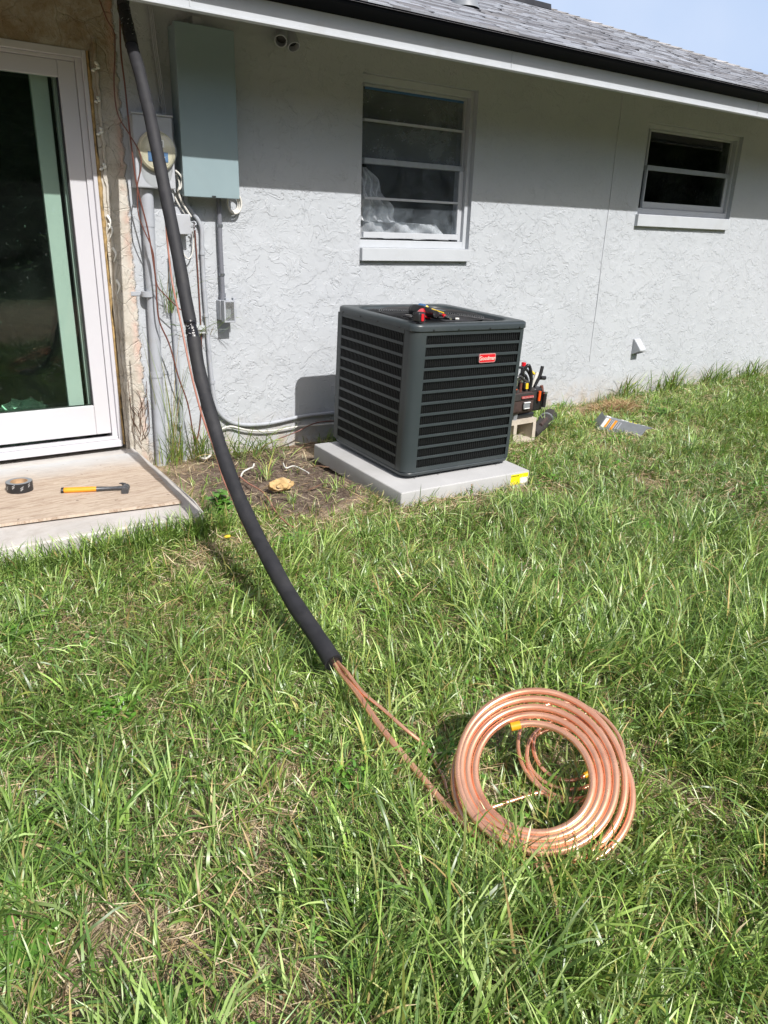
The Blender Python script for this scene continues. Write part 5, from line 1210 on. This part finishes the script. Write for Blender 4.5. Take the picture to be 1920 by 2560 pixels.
wire('white_wire', 'short white wire lying straight on the soil above the foam scrap', [Vector(Zp(u, v, 0.025)) for u, v in ((708, 1158, ), (715, 1170), (735, 1165), (760, 1176), (772, 1183))], 0.004, 'wire_white')
wire('whip_wire', 'brown wire arching from the soil up to the condenser corner', [Vector(Yp(u, v, -0.10)) for u, v in ((640, 1150), (660, 1118), (690, 1100), (715, 1090), (745, 1078), (770, 1065), (800, 1055), (842, 1052))], 0.004, 'wire_brown')

# roots on the dug soil
b = B(); random.seed(21)
for u, v, L_, a in ((690, 1095, 0.35, 0.4), (715, 1118, 0.28, -0.5), (740, 1130, 0.2, 0.9), (775, 1065, 0.18, 2.2), (560, 1200, 0.2, 0.2), (640, 1275, 0.22, -0.3), (840, 1170, 0.25, 2.4), (905, 1210, 0.2, -0.6), (770, 1225, 0.25, 0.1), (700, 1320, 0.3, 0.05)):
    p = Vector(Zp(u, v, 0.01)); P = [p]
    for k in range(7): a += random.uniform(-0.5, 0.5); p = p+Vector((math.cos(a), math.sin(a), random.uniform(-0.15, 0.22)))*L_/7; p.z = max(p.z, 0.008); P.append(p)
    tube(b, P, lambda t: 0.0035*(1-t)+0.001, 6, 3)
tag(mk('roots', b, M['dead_root'], smooth=60), kind='stuff', label='dead roots and twigs scattered on the bare soil', cat='roots')

# ================================================================== GRASS
def np_noise(x, y, s, seed=0):
    r = np.random.default_rng(seed); out = np.zeros_like(x)
    for k in range(7):
        a = r.uniform(0, 2*np.pi); f = s*r.uniform(0.6, 1.8); out += np.sin((x*np.cos(a)+y*np.sin(a))*f+r.uniform(0, 6.28))
    return out/7*1.6
DIRT = (1.75, -0.60)
def keep_mask(x, y, margin=0.0):
    k = np.ones_like(x, bool)
    k &= ~((x < 1.14+margin) & (y > -1.23-margin))               # step
    k &= ~((x > 2.05-margin) & (x < 2.98+margin) & (y > -1.37-margin) & (y < -0.42))   # pad
    k &= y < -0.015
    return k
def dirt_w(x, y):
    r = np.sqrt(((x-1.72)/0.62)**2+((y+0.50)/0.72)**2)+0.22*np_noise(x, y, 7, 3)
    d = np.clip((1.12-r)/0.25, 0, 1)
    b2_ = np.clip(1-np.sqrt(((x-4.75)/0.55)**2+((y+0.22)/0.26)**2)+0.25*np_noise(x, y, 9, 4), 0, 1)*2
    b3 = np.clip(1-np.sqrt(((x-3.3)/0.6)**2+((y+0.55)/0.3)**2)+0.2*np_noise(x, y, 9, 5), 0, 1)*1.2
    return np.clip(np.maximum(d, np.maximum(b2_, b3*0.6)), 0, 1)
def blades(name, x, y, z, L, Wd, az, lean, curv, col, mat, K=4, twist=None):
    n = len(x)
    t = np.linspace(0, 1, K+1)
    th = lean[:, None]+curv[:, None]*t[None, :]
    ds = (L/K)[:, None]
    hx = np.concatenate([np.zeros((n, 1)), np.cumsum(np.sin(th[:, :-1])*ds, 1)], 1); hz = np.concatenate([np.zeros((n, 1)), np.cumsum(np.cos(th[:, :-1])*ds, 1)], 1)
    ca, sa = np.cos(az)[:, None], np.sin(az)[:, None]
    px = x[:, None]+ca*hx; py = y[:, None]+sa*hx; pz = z[:, None]+hz
    gz = -0.004
    pz = np.maximum(pz, z[:, None]+0.002+0.0*pz)
    wprof = np.interp(t, [0, 0.15, 0.45, 0.8, 1], [0.55, 0.95, 1.0, 0.62, 0.0])
    tw = (0 if twist is None else twist)[:, None]*t[None, :] if twist is not None else np.zeros((n, K+1))
    wx = (-sa*np.cos(tw)+ca*np.cos(th)*np.sin(tw)); wy = (ca*np.cos(tw)+sa*np.cos(th)*np.sin(tw)); wz = -np.sin(th)*np.sin(tw)
    hw_ = 0.5*Wd[:, None]*wprof[None, :]
    A = np.stack([px-wx*hw_, py-wy*hw_, pz-wz*hw_], -1); Bq = np.stack([px+wx*hw_, py+wy*hw_, pz+wz*hw_], -1)
    V = np.concatenate([np.stack([A[:, :K], Bq[:, :K]], 2).reshape(n, 2*K, 3), A[:, K:K+1]], 1)   # n,(2K+1),3
    nv = 2*K+1; co = V.reshape(-1, 3)
    base = (np.arange(n)*nv)[:, None]
    quads = np.concatenate([base+np.array([2*k, 2*k+1, 2*k+3, 2*k+2])[None, :] for k in range(K-1)], 1).reshape(-1)   # per blade (K-1)*4
    tri = (base+np.array([2*K-2, 2*K-1, 2*K])[None, :])
    loops = np.concatenate([quads.reshape(n, -1), tri], 1).reshape(-1)
    nl = (K-1)*4+3; starts = np.concatenate([np.arange(K-1)*4, [(K-1)*4]]); ls = (np.arange(n)*nl)[:, None]+starts[None, :]
    me = bpy.data.meshes.new(name); me.vertices.add(n*nv); me.vertices.foreach_set('co', co.astype(np.float32).ravel())
    me.loops.add(len(loops)); me.loops.foreach_set('vertex_index', loops.astype(np.int32))
    me.polygons.add(n*K); me.polygons.foreach_set('loop_start', ls.astype(np.int32).ravel())
    me.polygons.foreach_set('use_smooth', np.ones(n*K, bool))
    me.update(calc_edges=True)
    at = me.attributes.new('tone', 'FLOAT_COLOR', 'POINT')
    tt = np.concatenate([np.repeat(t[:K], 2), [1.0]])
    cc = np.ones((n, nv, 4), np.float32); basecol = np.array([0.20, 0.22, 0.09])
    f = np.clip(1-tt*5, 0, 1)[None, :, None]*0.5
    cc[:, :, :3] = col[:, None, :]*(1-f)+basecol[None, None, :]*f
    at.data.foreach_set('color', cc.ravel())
    me.materials.append(mat)
    o = bpy.data.objects.new(name, me); COL.objects.link(o); return o
GREENS = np.array([lin(116, 148, 64), lin(138, 168, 78), lin(94, 126, 52), lin(158, 184, 100), lin(104, 138, 68), lin(172, 194, 120)])
YELL = np.array([lin(170, 170, 96), lin(178, 156, 104), lin(150, 160, 80)])
def colours(n, yel=0.10, x=None, y=None):
    c = GREENS[rng.integers(0, len(GREENS), n)]; m_ = rng.random(n) < yel
    c[m_] = YELL[rng.integers(0, 3, m_.sum())]
    c = c*rng.uniform(0.50, 1.18, n)[:, None]
    if x is not None:
        v = np_noise(x, y, 2.2, 31)[:, None]; c = c*(1+0.14*v*np.array([[1.3, 0.9, 0.8]]))
    return c
def height_field(x, y):
    h = 1+0.33*np_noise(x, y, 3.0, 8)+0.25*np_noise(x, y, 8.0, 9)
    near = np.clip((-y-2.2)/1.2, 0, 1)
    h = h*(0.60+0.56*near)
    h = h*np.where((x < 0.75) & (y < -2.4), 0.82, 1.0)
    h = h*(1-0.50*np.exp(-(((x-1.3)/0.42)**2+((y+3.20)/0.42)**2)**2))
    h = h*(1-0.62*np.exp(-((y+1.48)/0.13)**2)*((x > 1.95) & (x < 3.1)))
    for cx_, cy_, rx, ry in ((3.55, -0.86, 0.32, 0.22), (4.33, -0.98, 0.42, 0.22)): h = h*(1-0.5*np.exp(-(((x-cx_)/rx)**2+((y-cy_)/ry)**2)))
    return np.clip(h, 0.25, 1.7)
def scatter(n, x0=-1.0, x1=8.2, y0=-4.4, y1=0.0):
    return rng.uniform(x0, x1, n), rng.uniform(y0, y1, n)
def lod(x, y):
    d = np.hypot(x, y+4.26); return np.interp(d, [0, 2.6, 4.2, 7, 10], [1, 1, 0.85, 0.6, 0.4]), np.interp(d, [0, 3, 7, 10], [1, 1, 1.12, 1.4])
def bare(x, y):
    """patches where thatch shows through"""
    v = np_noise(x, y, 4.2, 17)+0.5*np_noise(x, y, 11, 18)
    left = np.clip((0.75-x)/0.6, 0, 1)*np.clip((-y-2.75)/0.5, 0, 1)
    return np.clip((v-0.62+0.5*left)*1.7, 0, 0.76)
def make_lawn():
    # tufts of long arching blades
    nt_ = 50000; tx, ty = scatter(nt_)
    p, ws = lod(tx, ty); kp = keep_mask(tx, ty)
    pr_ = p*(1-dirt_w(tx, ty)*0.97)*(1-bare(tx, ty))
    kp &= rng.random(nt_) < pr_; tx, ty, ws = tx[kp], ty[kp], ws[kp]
    nb = rng.integers(5, 14, len(tx)); idx = np.repeat(np.arange(len(tx)), nb); n = len(idx)
    x = tx[idx]+rng.normal(0, 0.010, n); y = ty[idx]+rng.normal(0, 0.010, n)
    H = height_field(x, y); H *= rng.uniform(0.7, 1.25, len(tx))[idx]
    tall = (rng.random(len(tx)) < np.interp(-ty, [1.2, 2.6], [0.10, 0.26]))[idx]
    L = H*rng.uniform(0.075, 0.18, n)*np.where(tall, 1.5, 1); L = np.minimum(L, 0.27)
    L = np.where(((x-1.3)/0.42)**2+((y+3.35)/0.5)**2 < 1, np.minimum(L, 0.145), L)
    flow = 2.6*np_noise(tx, ty, 2.6, 41)+1.2*np_noise(tx, ty, 7.5, 42)
    taz = (flow+rng.normal(0, 1.0, len(tx)))[idx]
    az = taz+rng.normal(0, 1.1, n)
    lean = np.abs(rng.normal(0.25, 0.28, n)); curv = rng.uniform(0.3, 2.3, n)
    Wd = (0.0018+0.0036*rng.random(n)**1.7)*ws[idx]*np.where(tall, 1.45, 1)
    ok = keep_mask(x, y, 0.004); s = lambda a: a[ok]
    c = colours(n, 0.11, x, y)*rng.uniform(0.78, 1.18, len(tx))[idx][:, None]
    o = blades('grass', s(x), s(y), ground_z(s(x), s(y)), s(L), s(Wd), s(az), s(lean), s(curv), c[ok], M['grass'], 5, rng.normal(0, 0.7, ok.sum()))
    tag(o, 'long unmown green lawn grass in front of the house', 'grass', kind='stuff')
    print('tuft blades', ok.sum())
    # short dense undergrowth
    n = 330000; x, y = scatter(n); p, ws = lod(x, y)
    kp = keep_mask(x, y, 0.004) & (rng.random(n) < p*(1-dirt_w(x, y)*0.95)*(1-0.75*bare(x, y))); x, y, ws = x[kp], y[kp], ws[kp]; n = len(x)
    L = height_field(x, y)*rng.uniform(0.03, 0.085, n)
    c = colours(n, 0.12, x, y)*0.78  # undergrowth colour darkened so the gaps between tufts look shaded
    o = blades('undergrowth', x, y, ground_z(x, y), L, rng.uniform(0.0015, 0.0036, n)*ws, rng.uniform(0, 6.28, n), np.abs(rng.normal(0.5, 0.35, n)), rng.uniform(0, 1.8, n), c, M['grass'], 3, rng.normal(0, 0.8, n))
    tag(o, 'short dense grass between the longer tufts', 'grass', kind='stuff'); print('under', n)
    # dead thatch lying flat
    n = 130000; x, y = scatter(n); p, ws = lod(x, y)
    dw = dirt_w(x, y)
    kp = keep_mask(x, y, 0.004) & (rng.random(n) < p*(1-0.72*dw)); x, y, ws = x[kp], y[kp], ws[kp]; n = len(x)
    pal = np.array([lin(206, 184, 148), lin(178, 152, 116), lin(222, 206, 174), lin(140, 114, 88)])
    c = pal[rng.integers(0, 4, n)]*rng.uniform(0.7, 1.15, n)[:, None]
    o = blades('dead_grass', x, y, ground_z(x, y)+rng.uniform(0, 0.035, n), rng.uniform(0.03, 0.12, n), rng.uniform(0.0014, 0.0032, n)*ws, rng.uniform(0, 6.28, n), rng.uniform(1.15, 1.6, n), rng.uniform(-0.35, 0.45, n), c, M['thatch'], 3, rng.normal(0, 1.0, n))
    tag(o, 'dry tan thatch lying between the green blades', 'dead grass', kind='stuff'); print('thatch', n)
make_lawn()
def clover():
    cx_, cy_ = scatter(130); kp = keep_mask(cx_, cy_, 0.05) & (rng.random(130) < 1-dirt_w(cx_, cy_)); cx_, cy_ = cx_[kp], cy_[kp]
    idx = rng.integers(0, len(cx_), 9000); rr = rng.uniform(0.03, 0.11, len(cx_))[idx]
    x = cx_[idx]+rng.normal(0, 1, 9000)*rr; y = cy_[idx]+rng.normal(0, 1, 9000)*rr*0.8; ok = keep_mask(x, y, 0.01); x, y = x[ok], y[ok]; n = len(x)
    c = np.array([lin(96, 146, 52), lin(118, 164, 62), lin(84, 128, 50)])[rng.integers(0, 3, n)]*rng.uniform(0.75, 1.15, n)[:, None]
    o = blades('clover', x, y, ground_z(x, y)+rng.uniform(0.012, 0.055, n), rng.uniform(0.012, 0.026, n), rng.uniform(0.008, 0.015, n), rng.uniform(0, 6.28, n), rng.uniform(0.7, 1.35, n), rng.uniform(-0.2, 0.7, n), c, M['grass'], 4, rng.normal(0, 0.3, n))
    tag(o, 'small round-leaved weeds scattered through the lawn', 'weeds', kind='stuff')
clover()
def straw_pile():
    n = 1500; r = rng.normal(0, 1, (n, 2)); c = Zp(1545, 1018, 0.03); x = c[0]-0.02+r[:, 0]*0.16; y = np.minimum(c[1]+r[:, 1]*0.075, -0.03)
    z = np.maximum(0, 0.075*np.exp(-(r**2).sum(1)*0.5))*rng.random(n)+ground_z(x, y)
    pal = np.array([lin(176, 146, 112), lin(140, 112, 86), lin(196, 172, 134)]); col = pal[rng.integers(0, 3, n)]
    o = blades('straw_heap', x, y, z, rng.uniform(0.06, 0.16, n), rng.uniform(0.0025, 0.004, n), rng.uniform(0, 6.28, n), rng.uniform(1.0, 1.6, n), rng.uniform(-0.8, 0.8, n), col, M['thatch'], 4, rng.normal(0, 1, n))
    tag(o, 'heap of dry pulled grass against the wall behind the grey cover', 'straw heap', kind='stuff')
straw_pile()
def wall_weeds():
    def clump(name, label, cx_, cy_, sx, sy, n, L0, L1, w0, w1, lean=0.15, curv=1.0, z0=0.0, cat='weed', yel=0.15):
        x = cx_+rng.normal(0, 1, n)*sx; y = np.minimum(cy_+rng.normal(0, 1, n)*sy, -0.012); z = np.full(n, z0)
        az = rng.uniform(-np.pi, 0, n); c = colours(n, yel)
        o = blades(name, x-cx_, y-cy_, z-z0, rng.uniform(L0, L1, n), rng.uniform(w0, w1, n), az, np.abs(rng.normal(lean, 0.13, n)), rng.uniform(0.1, curv, n), c, M['grass'], 6, rng.normal(0, 0.6, n))
        o.location = (cx_, cy_, z0); return tag(o, label, cat)
    clump('weed_clump', 'tall wispy weed climbing between the thick pipe and the thin conduit', 1.335, -0.04, 0.022, 0.012, 34, 0.35, 1.0, 0.0025, 0.004, 0.06, 0.6, yel=0.4)
    clump('weed_clump', 'grass tuft at the foot of the thick painted pipe', 1.32, -0.10, 0.05, 0.04, 55, 0.10, 0.34, 0.0035, 0.006, 0.2, 1.1, yel=0.35)
    clump('weed_clump', 'sparse grass tuft at the foot of the thin conduit', 1.50, -0.08, 0.06, 0.04, 70, 0.12, 0.34, 0.004, 0.007, 0.3, 1.2)
    clump('weed_clump', 'spreading grass tuft under the low bend of the conduit', 1.78, -0.12, 0.13, 0.05, 130, 0.10, 0.32, 0.004, 0.007, 0.6, 1.4)
    clump('weed_clump', 'grass wisps hanging on the wall beside the small junction box', 1.385, -0.03, 0.02, 0.01, 26, 0.15, 0.40, 0.003, 0.005, 0.25, 1.6, 0.85)
    clump('weed_clump', 'grass wisps reaching toward the clear covered outlet box', 1.56, -0.03, 0.05, 0.008, 22, 0.12, 0.28, 0.003, 0.004, 0.8, 1.2, 0.72, yel=0.5)
    for k, (cx_, n, s_, lb) in enumerate(((5.35, 60, 0.07, 'grass clump against the wall under the hooded vent'), (5.95, 90, 0.10, 'grass clump against the wall right of the hooded vent'), (6.6, 90, 0.10, 'grass clump at the wall foot second from the house corner'), (7.25, 100, 0.11, 'grass clump against the wall nearest the far house corner'))):
        clump('weed_clump', lb, cx_, -0.06, s_, 0.035, n, 0.12, 0.30, 0.005, 0.009, 0.35, 1.2, 0.03)
    # dead vine on the bare masonry
    b = B(); random.seed(14)
    for k in range(14):
        p = Vector((1.165+random.uniform(-0.02, 0.03), -0.006, random.uniform(0.02, 0.30))); P = [p]; a = random.uniform(0.6, 2.4)
        for j in range(6): a += random.uniform(-0.5, 0.5); p = p+Vector((math.cos(a)*0.03, random.uniform(-0.006, 0.004), math.sin(a)*0.04)); p.y = min(p.y, -0.004); p.x = max(1.12, min(1.215, p.x)); P.append(p)
        tube(b, P, 0.0016, 5, 3)
    tag(mk('dead_vine', b, M['dead_root'], loc=(1.17, 0, 0), smooth=60), 'dry brown vine on the bare masonry beside the thick pipe', 'vine')
wall_weeds()
def leaf_mesh(bm, lay, p, d, L, w_, col, droop=0.3):
    d = Vector(d).normalized(); s_ = d.cross(Vector((0, 0, 1))).normalized(); up = s_.cross(d)
    pr_ = [(0, 0.05), (0.25, 0.8), (0.5, 1.0), (0.78, 0.6), (1.0, 0.0)]; prev = None
    for t, wd in pr_:
        c = Vector(p)+d*(L*t)-Vector((0, 0, 1))*(droop*L*t*t); m_ = c-up*0.0
        ring = [bm.verts.new(c+s_*(w_*wd)+up*(0.10*w_*wd)), bm.verts.new(m_), bm.verts.new(c-s_*(w_*wd)+up*(0.10*w_*wd))]
        for v in ring: v[lay] = (*col, 1)
        if prev:
            bm.faces.new((prev[0], prev[1], ring[1], ring[0])); bm.faces.new((prev[1], prev[2], ring[2], ring[1]))
        prev = ring
def broadleaf(name, label, uv, h, n, L, seed, spread=0.5, z=0.0):
    random.seed(seed); c = Vector(Zp(*uv, z)); bm = B(); lay = bm.verts.layers.float_color.new('tone')
    for s_ in range(n):
        a = random.uniform(0, 6.28); r = random.uniform(0, spread); hh_ = h*random.uniform(0.35, 1)
        top = c+Vector((math.cos(a)*r*h, math.sin(a)*r*h, hh_)); k_ = random.randint(3, 6)
        for j in range(k_):
            q = c.lerp(top, 0.35+0.65*j/k_); aa = random.uniform(0, 6.28)
            g = random.uniform(0.8, 1.25); base = lin(94, 138, 56); leaf_mesh(bm, lay, q, (math.cos(aa), math.sin(aa), random.uniform(0.1, 0.7)), L*random.uniform(0.6, 1.1), L*random.uniform(0.22, 0.34), tuple(min(1, v*g) for v in base), random.uniform(0.1, 0.5))
    o = mk(name, bm, M['leaf'], loc=tuple(c), smooth=180); tag(o, label, 'weed')
    sb = B(); random.seed(seed)
    for s_ in range(max(3, n//2)):
        a = random.uniform(0, 6.28); r = random.uniform(0, spread); tube(sb, [c, c+Vector((math.cos(a)*r*h*0.5, math.sin(a)*r*h*0.5, h*0.4)), c+Vector((math.cos(a)*r*h, math.sin(a)*r*h, h*0.75))], 0.0016, 5, 3)
    mk('stem', sb, M['wire_brown'] if False else M['straw'], o, 60)
broadleaf('broadleaf_weed', 'leafy weed in front of the concrete step below the hammer', (338, 1335), 0.11, 16, 0.035, 1)
broadleaf('broadleaf_weed', 'leafy weed against the front corner of the concrete step', (410, 1345), 0.09, 14, 0.035, 2, 0.9)
broadleaf('broadleaf_weed', 'leafy weed right of the step corner beside the black hose', (555, 1285), 0.15, 18, 0.06, 3, 0.6)
broadleaf('broadleaf_weed', 'small leafy sprout at the front edge of the equipment pad', (1178, 1240), 0.09, 4, 0.02, 4, 0.3)
broadleaf('broadleaf_weed', 'bright leafy patch in the far lawn behind the grey cover', (1640, 1035), 0.06, 70, 0.045, 5, 3.5)
broadleaf('broadleaf_weed', 'bright leafy weed at the wall by the far house corner', (1885, 940), 0.16, 20, 0.06, 6, 1.2)
broadleaf('broadleaf_weed', 'low leafy weed near the left edge of the lawn below the step', (30, 1600), 0.06, 26, 0.03, 7, 1.5)
broadleaf('broadleaf_weed', 'low leafy weed in the thin grass at the bottom left corner', (60, 2400), 0.05, 26, 0.032, 8, 1.6)
broadleaf('broadleaf_weed', 'low leafy weed at the bottom edge left of centre', (400, 2530), 0.05, 22, 0.035, 9, 1.3)
broadleaf('broadleaf_weed', 'pale leafy sprout by the wall right of the tool bag', (1395, 1030), 0.10, 10, 0.035, 10, 0.8)

# tree belt added behind the camera to block low sky and darken pane reflections
def added_tree_belt():
    n = 85000; r = np.random.default_rng(77)
    a = r.uniform(-1.75, 1.75, n)+math.pi; rad_ = 19+r.uniform(-1.5, 2.5, n)
    x = 3+rad_*np.sin(a)*-1.35; y = rad_*np.cos(a)+1.0
    cl = 5.6+0.9*np.sin(a*9)+0.5*np.sin(a*23+2); z = r.uniform(0.0, 1.0, n)**0.85*cl
    ok = ~((x > 6) & (y > -9)); x, y, z = x[ok], y[ok], z[ok]; n = len(x)
    L = r.uniform(0.35, 0.75, n); c = np.array([[0.026, 0.055, 0.014]])*r.uniform(0.5, 1.5, n)[:, None]
    o = blades('added_tree_belt', x, y, z, L, L*0.6, r.uniform(0, 6.28, n), r.uniform(0.3, 1.6, n), r.uniform(0, 1, n), c, M['leaf'], 2, None)
    tag(o, 'added belt of trees behind the camera, blocking low sky and darkening window reflections', 'trees', kind='stuff')
added_tree_belt()
def step_edge_grass():
    n = 2600; x = rng.uniform(-0.6, 1.2, n); y = -1.235-np.abs(rng.normal(0, 0.035, n)); c = colours(n, 0.08)
    o = blades('edge_grass', x, y, ground_z(x, y), rng.uniform(0.08, 0.19, n), rng.uniform(0.003, 0.006, n), rng.uniform(0, 6.28, n), np.abs(rng.normal(0.15, 0.2, n)), rng.uniform(0.2, 1.6, n), c, M['grass'], 5, rng.normal(0, 0.6, n))
    tag(o, 'taller grass crowding the front face of the concrete step', 'grass', kind='stuff')
step_edge_grass()
